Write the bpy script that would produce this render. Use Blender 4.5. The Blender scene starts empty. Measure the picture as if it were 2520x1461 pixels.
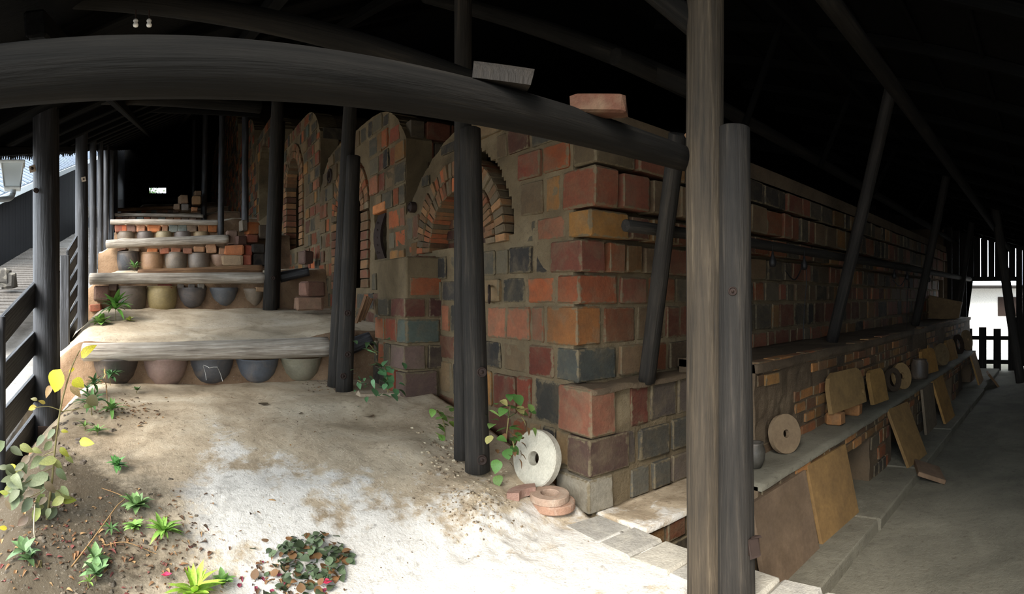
import bpy, bmesh, math, random
from mathutils import Vector, Matrix, noise
random.seed(7)
S = bpy.context.scene
COL = S.collection
# ------------------------------------------------------------------ camera (phone panorama: central cylindrical)
F, CX, CY = 1400.0, 400.0, 730.5          # px per radian, px column of the +Y axis, horizon row
cam_d = bpy.data.cameras.new('camera'); cam = bpy.data.objects.new('camera', cam_d); COL.objects.link(cam)
cam_d.type = 'PANO'; cam_d.panorama_type = 'CENTRAL_CYLINDRICAL'
half = 1260 / F
cam_d.central_cylindrical_range_u_min = -half; cam_d.central_cylindrical_range_u_max = half
cam_d.central_cylindrical_range_v_min = -730.5 / F; cam_d.central_cylindrical_range_v_max = 730.5 / F
cam_d.central_cylindrical_radius = 1.0
cam_d.clip_start = 0.01; cam_d.clip_end = 500
cam.location = (0, 0, 0); cam.rotation_euler = (math.pi / 2, 0, -(1260 - CX) / F)
S.camera = cam
# ------------------------------------------------------------------ world, sun, exposure
W = bpy.data.worlds.new('overcast_sky'); S.world = W; W.use_nodes = True
bg = W.node_tree.nodes['Background']; bg.inputs[0].default_value = (0.82, 0.91, 1.0, 1); bg.inputs[1].default_value = 4.0
sun_d = bpy.data.lights.new('hazy_sun', 'SUN'); sun = bpy.data.objects.new('hazy_sun', sun_d); COL.objects.link(sun)
sun_d.energy = 5.5; sun_d.angle = math.radians(32); sun_d.color = (1.0, 0.95, 0.88)
sun.rotation_euler = Vector((0.76, 0.46, -0.78)).to_track_quat('-Z', 'Y').to_euler()
vs = S.view_settings
S.display_settings.display_device = 'sRGB'
vs.view_transform = 'Standard'; vs.look = 'None'; vs.gamma = 1; vs.use_curve_mapping = False; vs.exposure = 0.68
S.cycles.use_denoising = True
S.cycles.max_bounces = 8; S.cycles.diffuse_bounces = 6
# ------------------------------------------------------------------ helpers
def lin(c):
    return tuple(((v / 255) / 12.92 if v / 255 <= .04045 else ((v / 255 + .055) / 1.055) ** 2.4) for v in c)
def lk(c): return lin(tuple(v * .70 for v in c))
def rgba(c): return (*lin(c), 1)
def az(px): return (px - CX) / F
def at(px, py, r): return Vector((r * math.sin(az(px)), r * math.cos(az(px)), -(py - CY) / F * r))
def atY(px, py, Y): return at(px, py, Y / math.cos(az(px)))
def atX(px, py, X): return at(px, py, X / math.sin(az(px)))
def atZ(px, py, z): return at(px, py, -z / ((py - CY) / F))
def lerp(a, b, t): return a + (b - a) * t
def sstep(a, b, x):
    t = max(0, min(1, (x - a) / (b - a))); return t * t * (3 - 2 * t)
def table(tb, x):
    if x <= tb[0][0]: return tb[0][1]
    for (a, b), (c, d) in zip(tb, tb[1:]):
        if x <= c: return lerp(b, d, (x - a) / (c - a))
    return tb[-1][1]
def nz(x, y, z=0.0): return noise.noise(Vector((x, y, z)))
def fb(x, y, z=0.0, o=4):
    s, a = 0, 1
    for i in range(o):
        s += a * noise.noise(Vector((x, y, z))); x *= 2.03; y *= 2.03; z *= 2.03; a *= .5
    return s
WM = {}
def tag(o, label=None, cat=None, group=None, kind=None):
    if label: o['label'] = label
    if cat: o['category'] = cat
    if group: o['group'] = group
    if kind: o['kind'] = kind
    return o
def put(o, M=None, parent=None):
    M = M if M is not None else Matrix.Identity(4)
    COL.objects.link(o); WM[o.name] = M.copy()
    o.matrix_basis = M
    if parent is not None:
        o.parent = parent; o.matrix_parent_inverse = WM[parent.name].inverted()
    return o
def obj(name, me, mat=None, M=None, parent=None, color=None):
    o = bpy.data.objects.new(name, me)
    if mat is not None and len(me.materials) == 0: me.materials.append(mat)
    if color is not None: o.color = (*color[:3], 1)
    return put(o, M, parent)
def empty(name, loc, label=None, cat=None, group=None, kind=None):
    o = bpy.data.objects.new(name, None); o.empty_display_size = .1
    put(o, Matrix.Translation(Vector(loc))); return tag(o, label, cat, group, kind)
def mesh(name, v, f, smooth=False):
    me = bpy.data.meshes.new(name); me.from_pydata([tuple(p) for p in v], [], f); me.update()
    if smooth: me.polygons.foreach_set('use_smooth', [True] * len(me.polygons))
    return me
def frame(o, x, y, z):
    return Matrix(((x[0], y[0], z[0], o[0]), (x[1], y[1], z[1], o[1]), (x[2], y[2], z[2], o[2]), (0, 0, 0, 1)))
def zalign(p0, p1, roll=0):
    d = (Vector(p1) - Vector(p0)).normalized()
    q = Vector((0, 0, 1)).rotation_difference(d)
    return Matrix.Translation(Vector(p0)) @ q.to_matrix().to_4x4() @ Matrix.Rotation(roll, 4, 'Z')
def box_me(sx, sy, sz, ch=0.0, name='box', jit=0.0, rnd=random):
    hx, hy, hz = sx / 2, sy / 2, sz / 2
    bm = bmesh.new()
    bmesh.ops.create_cube(bm, size=1)
    for v in bm.verts: v.co = Vector((v.co.x * sx, v.co.y * sy, v.co.z * sz))
    if ch: bmesh.ops.bevel(bm, geom=list(bm.edges), offset=ch, segments=1, affect='EDGES', profile=.5)
    if jit:
        for v in bm.verts: v.co += Vector((rnd.uniform(-1, 1), rnd.uniform(-1, 1), rnd.uniform(-1, 1))) * jit
    me = bpy.data.meshes.new(name); bm.to_mesh(me); bm.free(); return me
def lathe_me(prof, seg=24, name='lathe', jit=0.0, seed=0.0, smooth=True, closed=False):
    v, f = [], []
    n = len(prof)
    for i in range(seg):
        a = 2 * math.pi * i / seg; c, s = math.cos(a), math.sin(a)
        for j, (r, z) in enumerate(prof):
            k = 1 + jit * nz(c * 1.3 + seed, s * 1.3, z * 4 + seed) if jit else 1
            v.append((r * c * k, r * s * k, z))
    for i in range(seg):
        i2 = (i + 1) % seg
        for j in range(n if closed else n - 1):
            j2 = (j + 1) % n
            f.append((i * n + j, i2 * n + j, i2 * n + j2, i * n + j2))
    return mesh(name, v, f, smooth)
def log_me(L, r0, r1, seg=16, rings=12, wob=.04, bend=(0, 0), seed=0.0, knots=0, name='log', flat=0.0):
    v, f = [], []
    for j in range(rings + 1):
        t = j / rings; R = lerp(r0, r1, t); bx = bend[0] * math.sin(math.pi * t); by = bend[1] * math.sin(math.pi * t)
        for i in range(seg):
            a = 2 * math.pi * i / seg
            k = 1 + wob * 1.6 * nz(math.cos(a) * 1.2 + seed, math.sin(a) * 1.2, t * L * 1.5 + seed) + wob * .5 * nz(math.cos(a) * 4 + seed, math.sin(a) * 4, t * L * .6)
            if flat: k *= 1 - flat * max(0, math.cos(a * 4)) * -1 * .5
            v.append((R * k * math.cos(a) + bx, R * k * math.sin(a) + by, t * L))
    for j in range(rings):
        for i in range(seg):
            i2 = (i + 1) % seg
            f.append((j * seg + i, j * seg + i2, (j + 1) * seg + i2, (j + 1) * seg + i))
    # caps with a rounded lip
    for base, sgn, R in ((0, -1, r0), (rings * seg, 1, r1)):
        n0 = len(v)
        for i in range(seg):
            p = v[base + i]; v.append((p[0] * .86, p[1] * .86, p[2] + sgn * R * .08))
        v.append((0, 0, v[n0][2])); c = len(v) - 1
        for i in range(seg):
            i2 = (i + 1) % seg
            q = (base + i, n0 + i, n0 + i2, base + i2) if sgn > 0 else (base + i2, n0 + i2, n0 + i, base + i)
            f.append(q[::-1] if sgn > 0 else q[::-1])
            f.append((n0 + i, n0 + i2, c) if sgn > 0 else (n0 + i2, n0 + i, c))
    return mesh(name, v, f, True)
def log(name, p0, p1, r0, r1, mat, parent=None, color=None, **k):
    p0, p1 = Vector(p0), Vector(p1)
    k.setdefault('seed', random.uniform(0, 90))
    return obj(name, log_me((p1 - p0).length, r0, r1, name=name, **k), mat, zalign(p0, p1), parent, color)
def beam(name, p0, p1, w, h, mat, parent=None, ch=.008, color=None, roll=0, jit=.002):
    p0, p1 = Vector(p0), Vector(p1); L = (p1 - p0).length
    me = box_me(w, h, L, ch, name, jit)
    d = (p1 - p0).normalized()
    up = Vector((0, 0, 1)) if abs(d.z) < .95 else Vector((0, 1, 0))
    x = up.cross(d).normalized(); y = d.cross(x)
    M = frame((p0 + p1) / 2, x, y, d) @ Matrix.Rotation(roll, 4, 'Z')
    return obj(name, me, mat, M, parent, color)
def extrude_me(outer, holes, th, name='slab'):
    bm = bmesh.new(); loops = []
    for lp in [outer] + holes:
        vs_ = [bm.verts.new((p[0], 0, p[1])) for p in lp]
        loops.append(vs_)
        for i in range(len(vs_)): bm.edges.new((vs_[i], vs_[(i + 1) % len(vs_)]))
    bmesh.ops.triangle_fill(bm, edges=list(bm.edges), use_beauty=True)
    fr = list(bm.faces)
    m = {}
    for v in list(bm.verts):
        m[v] = bm.verts.new((v.co.x, th, v.co.z))
    for fa in fr: bm.faces.new([m[v] for v in reversed(fa.verts)])
    for vs_ in loops:
        for i in range(len(vs_)):
            a, b = vs_[i], vs_[(i + 1) % len(vs_)]
            bm.faces.new((a, b, m[b], m[a]))
    bmesh.ops.recalc_face_normals(bm, faces=list(bm.faces))
    me = bpy.data.meshes.new(name); bm.to_mesh(me); bm.free(); return me
def circle(r, n=22, cx=0, cz=0, jit=0):
    return [(cx + r * (1 + random.uniform(-jit, jit)) * math.cos(2 * math.pi * i / n), cz + r * (1 + random.uniform(-jit, jit)) * math.sin(2 * math.pi * i / n)) for i in range(n)]
def tube_me(pts, r, seg=7, name='tube', taper=1.0):
    pts = [Vector(p) for p in pts]; v, f = [], []
    for j, p in enumerate(pts):
        d = (pts[min(j + 1, len(pts) - 1)] - pts[max(j - 1, 0)]).normalized()
        u = Vector((0, 0, 1)) if abs(d.z) < .9 else Vector((1, 0, 0))
        a = d.cross(u).normalized(); b = d.cross(a)
        R = r * lerp(1, taper, j / max(1, len(pts) - 1))
        for i in range(seg):
            t = 2 * math.pi * i / seg; v.append(p + a * R * math.cos(t) + b * R * math.sin(t))
    for j in range(len(pts) - 1):
        for i in range(seg):
            i2 = (i + 1) % seg; f.append((j * seg + i, (j + 1) * seg + i, (j + 1) * seg + i2, j * seg + i2))
    f.append(tuple(range(seg))[::-1]); f.append(tuple((len(pts) - 1) * seg + i for i in range(seg)))
    return mesh(name, v, f, True)
def spline(ps, n=8):
    ps = [Vector(p) for p in ps]; out = []
    for i in range(len(ps) - 1):
        p0 = ps[max(i - 1, 0)]; p1 = ps[i]; p2 = ps[i + 1]; p3 = ps[min(i + 2, len(ps) - 1)]
        for k in range(n):
            t = k / n
            out.append(.5 * ((2 * p1) + (p2 - p0) * t + (2 * p0 - 5 * p1 + 4 * p2 - p3) * t * t + (3 * p1 - p0 - 3 * p2 + p3) * t ** 3))
    out.append(ps[-1]); return out
class MB:
    """collects many small shapes into one mesh with a colour per shape"""
    def __init__(s): s.v, s.f, s.c = [], [], []
    def add(s, me, M, col):
        o = len(s.v)
        s.v += [M @ v.co for v in me.vertices]; s.c += [(*col[:3], 1)] * len(me.vertices)
        s.f += [tuple(o + i for i in p.vertices) for p in me.polygons]
    def done(s, name, smooth=False):
        me = mesh(name, s.v, s.f, smooth)
        at_ = me.color_attributes.new('tone', 'FLOAT_COLOR', 'POINT')
        at_.data.foreach_set('color', [x for c in s.c for x in c]); return me
# ------------------------------------------------------------------ materials
class NT:
    def __init__(s, name):
        s.m = bpy.data.materials.new(name); s.m.use_nodes = True; s.t = s.m.node_tree
        s.b = s.t.nodes['Principled BSDF']; s.b.inputs['Specular IOR Level'].default_value = .3
    def n(s, typ, **k):
        nd = s.t.nodes.new(typ)
        for a, b in k.items(): setattr(nd, a, b)
        return nd
    def set(s, sock, v):
        if hasattr(v, 'links'): s.t.links.new(v, sock)
        else: sock.default_value = v
    def coord(s, which='Object', scale=(1, 1, 1)):
        c = s.n('ShaderNodeTexCoord'); mp = s.n('ShaderNodeMapping'); mp.inputs['Scale'].default_value = scale
        s.t.links.new(c.outputs[which], mp.inputs[0]); return mp.outputs[0]
    def noise(s, vec, scale, detail=5, rough=.6, dist=0.0):
        nd = s.n('ShaderNodeTexNoise'); s.set(nd.inputs['Vector'], vec)
        nd.inputs['Scale'].default_value = scale; nd.inputs['Detail'].default_value = detail
        nd.inputs['Roughness'].default_value = rough; nd.inputs['Distortion'].default_value = dist
        return nd.outputs['Fac']
    def ramp(s, fac, stops, interp='LINEAR'):
        r = s.n('ShaderNodeValToRGB'); r.color_ramp.interpolation = interp
        e = r.color_ramp.elements
        while len(e) < len(stops): e.new(.5)
        for el, (p, c) in zip(e, stops): el.position = p; el.color = c if len(c) == 4 else (*c, 1)
        s.set(r.inputs[0], fac); return r.outputs[0]
    def mr(s, v, a, b, c=0.0, d=1.0):
        nd = s.n('ShaderNodeMapRange'); s.set(nd.inputs[0], v)
        for i, x in enumerate((a, b, c, d)): nd.inputs[1 + i].default_value = x
        return nd.outputs[0]
    def math(s, op, a, b=0.0):
        nd = s.n('ShaderNodeMath', operation=op); s.set(nd.inputs[0], a); s.set(nd.inputs[1], b); return nd.outputs[0]
    def mix(s, fac, a, b, mode='MIX'):
        nd = s.n('ShaderNodeMix', data_type='RGBA', blend_type=mode)
        s.set(nd.inputs[0], fac); s.set(nd.inputs[6], a); s.set(nd.inputs[7], b); return nd.outputs[2]
    def bump(s, h, strength=.4, dist=.02):
        nd = s.n('ShaderNodeBump'); nd.inputs['Strength'].default_value = strength; nd.inputs['Distance'].default_value = dist
        s.set(nd.inputs['Height'], h); s.set(s.b.inputs['Normal'], nd.outputs[0])
    def out(s, color, rough=.85):
        s.set(s.b.inputs['Base Color'], color); s.set(s.b.inputs['Roughness'], rough); return s.m
def tinted(name, rough=.85, spec=.3, nscale=9, spots=.35, attr=False, dust=(112, 98, 76), dustamt=.45, bumpd=.012, edge=None):
    """colour comes from the object (or from the piece in a joined mesh), with grain, soot and dust"""
    t = NT(name); t.b.inputs['Specular IOR Level'].default_value = spec
    if attr: base = t.n('ShaderNodeAttribute', attribute_name='tone').outputs['Color']
    else: base = t.n('ShaderNodeObjectInfo').outputs['Color']
    g = t.n('ShaderNodeNewGeometry').outputs['Position']
    n1 = t.noise(g, nscale, 6, .65); n2 = t.noise(g, nscale * 6, 4, .6); n3 = t.noise(g, nscale * .45, 4, .6, 1.0)
    c = t.mix(t.mr(n1, .35, .7, 0, spots), base, rgba((45, 38, 34)))
    if edge:   # a second firing tone in blotches, then mortar smeared raggedly over the arrises
        n5 = t.noise(g, 5.0, 5, .7, .5)
        c = t.mix(t.mr(n5, .48, .62, 0, .5), c, t.mix(.5, c, rgba((96, 84, 62))))
    c = t.mix(t.mr(n3, .5, .72, 0, dustamt), c, rgba(dust))
    if edge:
        sp = t.n('ShaderNodeSeparateXYZ'); t.set(sp.inputs[0], t.coord('Object'))
        ax, ay, az_ = [t.math('ABSOLUTE', sp.outputs[q]) for q in range(3)]
        e = t.math('MAXIMUM', t.math('MINIMUM', ax, az_), t.math('MINIMUM', t.math('MAXIMUM', ax, az_), ay))   # nearness to the next arris
        e = t.math('ADD', e, t.math('MULTIPLY', t.math('SUBTRACT', t.noise(g, 16, 6, .7, .3), .5), .42))
        c = t.mix(t.mr(e, .43, .475, 0, .9), c, rgba(edge))
    c = t.mix(.35, c, t.ramp(n2, [(.3, (.45, .45, .45)), (.7, (1, 1, 1))]), 'MULTIPLY')
    t.bump(t.math('ADD', n1, t.math('MULTIPLY', n2, .5)), .7, bumpd)
    return t.out(c, rough)
BRICK = tinted('fired_brick', edge=(104, 92, 70)); BRICK_A = tinted('fired_brick_far', attr=True); BRICK_L = tinted('loose_fired_brick')
CLAY = tinted('stoneware', .55, .5, 7, .3, dust=(150, 130, 110), dustamt=.35, bumpd=.006)
STONE = tinted('worn_stone', .9, .2, 14, .25, dust=(205, 195, 175), dustamt=.4)
SLABM = tinted('kiln_shelf_clay', .9, .2, 6, .35, dust=(84, 68, 48), dustamt=.4, bumpd=.005)
PEB_A = tinted('grit', attr=True, spots=.2)
def wood(name, a, b, c, gs=1.0, rough=.8, spec=.25, bumps=.6):
    t = NT(name); t.b.inputs['Specular IOR Level'].default_value = spec
    v = t.coord('Object', (22 * gs, 22 * gs, 1.3 * gs)); n1 = t.noise(v, 1.6, 6, .65, .4)
    v2 = t.coord('Object', (1, 1, 1)); n2 = t.noise(v2, 2.3, 4, .6)
    v3 = t.coord('Object', (70 * gs, 70 * gs, 2.0 * gs)); n3 = t.noise(v3, 1.5, 3, .6)
    col = t.ramp(n1, [(.3, rgba(a)), (.55, rgba(b)), (.75, rgba(c))])
    col = t.mix(t.mr(n2, .4, .7, 0, .6), col, rgba(a))
    crack = t.mr(n1, .27, .36, 0, 1)
    col = t.mix(t.mr(n3, .3, .42, .5, 0), col, (.008, .007, .006, 1))
    t.bump(t.math('ADD', n1, t.math('MULTIPLY', n3, .6)), bumps, .012)
    return t.out(col, rough)
W_BLACK = wood('charred_timber', (24, 24, 26), (48, 47, 48), (96, 97, 103), spec=.5, rough=.5)
W_POST = wood('smoked_post', (24, 22, 19), (41, 37, 32), (68, 61, 52))
W_BEAM = wood('smoked_beam', (14, 13, 11), (25, 23, 20), (42, 38, 32), .7, .9, .1)
W_ROOF = wood('sooty_rafter', (5, 5, 5), (9, 9, 8), (15, 14, 13), .7, .95, .05)
W_GREY = wood('weathered_log', (120, 110, 98), (178, 168, 154), (220, 213, 202), bumps=.8)
W_DECK = wood('boardwalk_plank', (62, 57, 52), (92, 86, 79), (120, 113, 104))
W_POST2 = wood('brown_post', (38, 33, 26), (64, 55, 43), (98, 86, 69))
W_OFF = wood('smoky_offcut', (22, 19, 15), (34, 29, 23), (46, 40, 31))
W_BROWN = wood('old_brown_board', (82, 58, 40), (140, 105, 74), (176, 142, 104))
W_GATE = wood('dark_picket', (20, 18, 16), (36, 32, 28), (54, 48, 42))
def soil(name, a, b, c, lime=None, fine=1.0):
    t = NT(name); t.b.inputs['Specular IOR Level'].default_value = .15
    v = t.coord('Object'); n1 = t.noise(v, 1.6, 7, .62, .6); n2 = t.noise(v, 24, 6, .7); n3 = t.noise(v, 4.2, 9, .72, .15); n4 = t.noise(v, 90, 3, .6)
    col = t.ramp(n1, [(.3, rgba(a)), (.5, rgba(b)), (.72, rgba(c))])
    if lime:
        sp = t.n('ShaderNodeSeparateXYZ'); t.set(sp.inputs[0], v); X, Y = sp.outputs[0], sp.outputs[1]
        # chalky deposit along a band running from the steps to the kiln corner
        d = t.math('ABSOLUTE', t.math('SUBTRACT', t.math('ADD', t.math('MULTIPLY', X, .52), t.math('MULTIPLY', Y, .86)), 2.62))
        f = t.math('SUBTRACT', t.math('ADD', t.math('MULTIPLY', n3, 1.5), t.math('MULTIPLY', n1, .55)), t.math('MULTIPLY', d, .62))
        f = t.math('MULTIPLY', f, t.mr(X, -.35, .3, 0, 1))
        col = t.mix(t.mr(f, .66, .84, 0, .9), col, rgba(lime))
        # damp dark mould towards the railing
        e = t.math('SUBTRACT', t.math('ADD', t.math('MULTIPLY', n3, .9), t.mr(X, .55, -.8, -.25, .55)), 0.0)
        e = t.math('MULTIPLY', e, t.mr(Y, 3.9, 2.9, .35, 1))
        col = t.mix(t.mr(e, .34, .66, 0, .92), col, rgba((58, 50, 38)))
    col = t.mix(t.mr(n2, .32, .45, .4, 0), col, rgba((70, 60, 48)))
    col = t.mix(t.mr(n4, .62, .75, 0, .25 * fine), col, rgba((225, 218, 205) if fine == 1 else (160, 150, 132)))
    t.bump(t.math('ADD', n3, t.math('ADD', t.math('MULTIPLY', n2, .5), t.math('MULTIPLY', n4, .2))), .8, .02)
    return t.out(col, .95)
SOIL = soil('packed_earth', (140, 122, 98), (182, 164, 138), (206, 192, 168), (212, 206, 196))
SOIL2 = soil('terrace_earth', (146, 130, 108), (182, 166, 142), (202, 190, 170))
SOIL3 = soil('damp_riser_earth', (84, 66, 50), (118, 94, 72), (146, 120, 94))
MORTAR = soil('clay_mortar', (78, 68, 52), (106, 92, 70), (126, 112, 88), fine=.4)
PLASTER = soil('mud_render', (66, 55, 43), (90, 76, 60), (108, 92, 72), fine=.4)
CONC = soil('dusty_concrete', (94, 90, 78), (112, 107, 93), (128, 123, 107), fine=.4)
GRAVEL = soil('pale_gravel', (110, 106, 100), (140, 136, 130), (165, 161, 155))
def plain(name, c, rough=.6, metal=0.0, nscale=20, amt=.3, **k):
    t = NT(name); n = t.noise(t.coord('Object'), nscale, 4)
    t.b.inputs['Metallic'].default_value = metal
    for a, b in k.items(): t.b.inputs[a].default_value = b
    return t.out(t.mix(t.mr(n, .3, .7, 0, amt), rgba(c), rgba(tuple(v * .6 for v in c))), rough)
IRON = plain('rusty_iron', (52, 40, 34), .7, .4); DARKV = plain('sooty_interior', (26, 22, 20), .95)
PIPE = plain('painted_pipe', (150, 158, 165), .35, .3); CORD = plain('black_cord', (22, 20, 20), .6)
GLASS = plain('frosted_lantern_glass', (225, 235, 238), .25, 0, 8, .1, **{'Transmission Weight': .35, 'Alpha': 1.0})
ENAM = plain('pale_enamel', (205, 212, 214), .4); WHITE = plain('white_porcelain', (225, 222, 215), .3)
ROOFM = plain('slate_roof_sheet', (118, 128, 142), .5, .1, 3, .35)
WALLN = wood('neighbour_planks', (14, 15, 18), (24, 25, 28), (38, 38, 42))
WALLX = plain('pale_outside_wall', (225, 222, 215), .9)
def leafmat(name):
    t = NT(name); base = t.n('ShaderNodeObjectInfo').outputs['Color']; n = t.noise(t.coord('Object'), 14, 3)
    c = t.mix(t.mr(n, .35, .7, 0, .45), base, rgba((60, 66, 30)))
    t.b.inputs['Subsurface Weight'].default_value = 0.0
    t.b.inputs['Transmission Weight'].default_value = 0.0
    return t.out(c, .5)
LEAF = leafmat('leaf_tissue')
STEMM = plain('plant_stem', (122, 112, 70), .7); DRY = plain('dry_stalk', (150, 116, 76), .8); LITTER = tinted('dead_leaves', attr=True, spots=.3, bumpd=.003)
# ------------------------------------------------------------------ terrain
GT = [(-6, -1.6), (0, -1.58), (1.4, -1.5), (2.0, -1.36), (2.37, -1.25), (2.95, -1.01), (3.5, -.9), (4.2, -.82), (5.2, -.8), (6, -.8)]
GR = [(-6, -1.6), (0, -1.42), (1.2, -1.28), (2.37, -1.25), (2.95, -1.03), (3.5, -.92), (4.2, -.82), (5.2, -.8), (6, -.8)]
def H0(x, y):
    z = lerp(table(GT, y), table(GR, y), sstep(.9, 1.6, x))
    z -= .42 * sstep(-.62, -1.15, x) * sstep(1.0, 3.0, y)
    # heap of sandy soil in front of the middle post
    z += .09 * math.exp(-(((x - 1.62) / .24) ** 2 + ((y - 2.62) / .26) ** 2))
    z += .05 * math.exp(-(((x - 1.48) / .22) ** 2 + ((y - 3.25) / .2) ** 2))
    return z
def H(x, y):
    z = H0(x, y)
    clod = math.exp(-(((x - 1.6) / .32) ** 2 + ((y - 2.5) / .36) ** 2))
    rough = .25 + 1.0 * clod + .8 * sstep(.1, -.7, x)
    return z + .016 * fb(x * 1.7, y * 1.7, 3.1, 3) + .012 * rough * fb(x * 9, y * 9, 1.7, 4) + .018 * clod * fb(x * 22, y * 22, .3, 3)
def grid_me(fn, x0, x1, y0, y1, dx, dy, name, skirt=.5):
    nx, ny = int((x1 - x0) / dx) + 1, int((y1 - y0) / dy) + 1
    v = [(lerp(x0, x1, i / (nx - 1)), lerp(y0, y1, j / (ny - 1))) for j in range(ny) for i in range(nx)]
    v = [(x, y, fn(x, y)) for x, y in v]
    f = [(j * nx + i, j * nx + i + 1, (j + 1) * nx + i + 1, (j + 1) * nx + i) for j in range(ny - 1) for i in range(nx - 1)]
    ring = [i for i in range(nx)] + [j * nx + nx - 1 for j in range(1, ny)] + [(ny - 1) * nx + i for i in range(nx - 2, -1, -1)] + [j * nx for j in range(ny - 2, 0, -1)]
    b = len(v); v += [(v[i][0], v[i][1], v[i][2] - skirt) for i in ring]
    n = len(ring)
    f += [(ring[k], b + k, b + (k + 1) % n, ring[(k + 1) % n]) for k in range(n)]
    return mesh(name, v, f, True)
def G(px, py, lo=1.2, hi=6.0):
    """where the line of sight through a pixel meets the earth slope"""
    r = lo
    while r < hi:
        p = at(px, py, r)
        if p.z <= H0(p.x, p.y): break
        r += .01
    p = at(px, py, r); p.z = H(p.x, p.y); return p
gr = obj('ground_earth', grid_me(H, -1.35, 2.2, -1.0, 5.3, .022, .022, 'ground_earth'), SOIL)
tag(gr, 'sloping packed earth floor with chalky white patches', 'ground', kind='structure')
yard = obj('ground_yard', mesh('ground_yard', [(-60, -60, -1.75), (60, -60, -1.75), (60, 60, -1.75), (-60, 60, -1.75)], [(0, 1, 2, 3)]), GRAVEL)
tag(yard, 'pale gravel yard outside the kiln shed', 'ground', kind='structure')
def Hout(x, y): return -2.0 + .2 * y + .03 * fb(x * 4, y * 4, 0, 3)
tag(obj('ground_path', grid_me(Hout, -4.2, -1.2, 1.2, 26, .12, .12, 'ground_path'), GRAVEL), 'pale gravel slope outside the left railing', 'ground', kind='structure')
fl = obj('floor', grid_me(lambda x, y: -1.66 + .012 * fb(x * 1.3, y * 1.3, 5, 3), 1.4, 15, -2.2, 2.2, .08, .08, 'floor', .3), CONC)
tag(fl, 'dusty grey concrete floor of the right aisle', 'floor', kind='structure')
# terraces climbing to the back: (y front, z foot, z top)
ROWS = [(5.2, -.80, -.43), (7.6, -.15, .30), (10.0, .46, 1.04), (13.4, 1.32, 1.80), (16.5, 2.22, 2.42), (19.5, 2.86, 3.04), (23.0, 3.55, 3.75)]
def terr(i):
    y0, zb, zt = ROWS[i]; y1 = ROWS[i + 1][0] if i + 1 < len(ROWS) else 27; z1 = ROWS[i + 1][1] if i + 1 < len(ROWS) else 4.3
    x0, x1 = -1.15, 2.3
    prof = [(y0 + .02, zb - .25), (y0 + .03, zb), (y0 + .07, lerp(zb, zt, .35)), (y0 + .10, lerp(zb, zt, .7)), (y0 + .14, zt - .02), (y0 + .22, zt)]
    n = max(6, int((y1 - y0 - .2) / .07))
    prof += [(lerp(y0 + .22, y1 + .1, k / n), lerp(zt, z1, sstep(-.2, 1.1, k / n))) for k in range(1, n + 1)]
    nx = 60; v, f = [], []
    for a, (y, z) in enumerate(prof):
        for b in range(nx + 1):
            x = lerp(x0, x1, b / nx)
            w = .045 if 1 <= a <= 5 else .012
            zz = z - .25 * sstep(-.75, -1.15, x) + (.02 * fb(x * 3, y * 3, i, 3) if a > 4 else 0)
            zz += .16 * sstep(1.25, 1.8, x) * sstep(y1, y0, y) * .6
            v.append((x, y + w * fb(x * 5, z * 6, i * 7.0, 3), zz))
    for a in range(len(prof) - 1):
        for b in range(nx):
            f.append((a * (nx + 1) + b, a * (nx + 1) + b + 1, (a + 1) * (nx + 1) + b + 1, (a + 1) * (nx + 1) + b))
    nr = nx * 5
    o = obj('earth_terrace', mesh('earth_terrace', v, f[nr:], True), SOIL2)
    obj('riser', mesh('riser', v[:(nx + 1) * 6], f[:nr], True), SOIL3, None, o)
    names = ['lowest', 'second', 'third', 'fourth', 'fifth', 'sixth', 'topmost']
    tag(o, names[i] + ' earth step of the stairway beside the kiln', 'terrace', 'earth steps of the stairway', 'structure')
    return o
TERR = [terr(i) for i in range(len(ROWS))]
# ------------------------------------------------------------------ bricks
PAL_L = [((196, 104, 56), 5), ((164, 80, 54), 3), ((190, 132, 68), 4), ((150, 122, 86), 6), ((118, 108, 86), 5), ((88, 84, 72), 3), ((66, 62, 56), 3), ((172, 108, 76), 3), ((104, 118, 104), 1.2), ((128, 76, 54), 3)]
PAL_R = [((170, 98, 58), 3), ((138, 82, 58), 4), ((166, 118, 66), 4), ((134, 106, 76), 5), ((104, 92, 74), 4), ((76, 68, 58), 2), ((150, 88, 64), 3)]
PAL_Y = [((186, 126, 70), 3), ((176, 108, 64), 3), ((176, 128, 72), 4), ((150, 110, 74), 3), ((120, 98, 74), 2)]
PAL_G = [((196, 110, 70), 4), ((176, 92, 66), 3), ((150, 120, 100), 3), ((130, 134, 128), 2), ((120, 100, 84), 3), ((204, 140, 96), 2)]
def pick(pal, rnd=random):
    c = rnd.choices([p[0] for p in pal], [p[1] for p in pal])[0]
    k = rnd.uniform(.56, .90); return lin(tuple(min(255, v * k) for v in c))
BR = []
BRL = []
for i in range(12):
    me = box_me(1, 1, 1, .045, 'brick', .02, random.Random(i)); me.materials.append(BRICK); BR.append(me)
    me = box_me(1, 1, 1, .10, 'brick', .04, random.Random(50 + i)); me.materials.append(BRICK_L); BRL.append(me)
def brick(parent, M, size, col, name='brick'):
    o = bpy.data.objects.new(name, random.choice(BR if name in ('brick', 'arch_brick') else BRL)); o.color = (*col, 1)
    return put(o, M @ Matrix.Diagonal((*size, 1)), parent)
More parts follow.
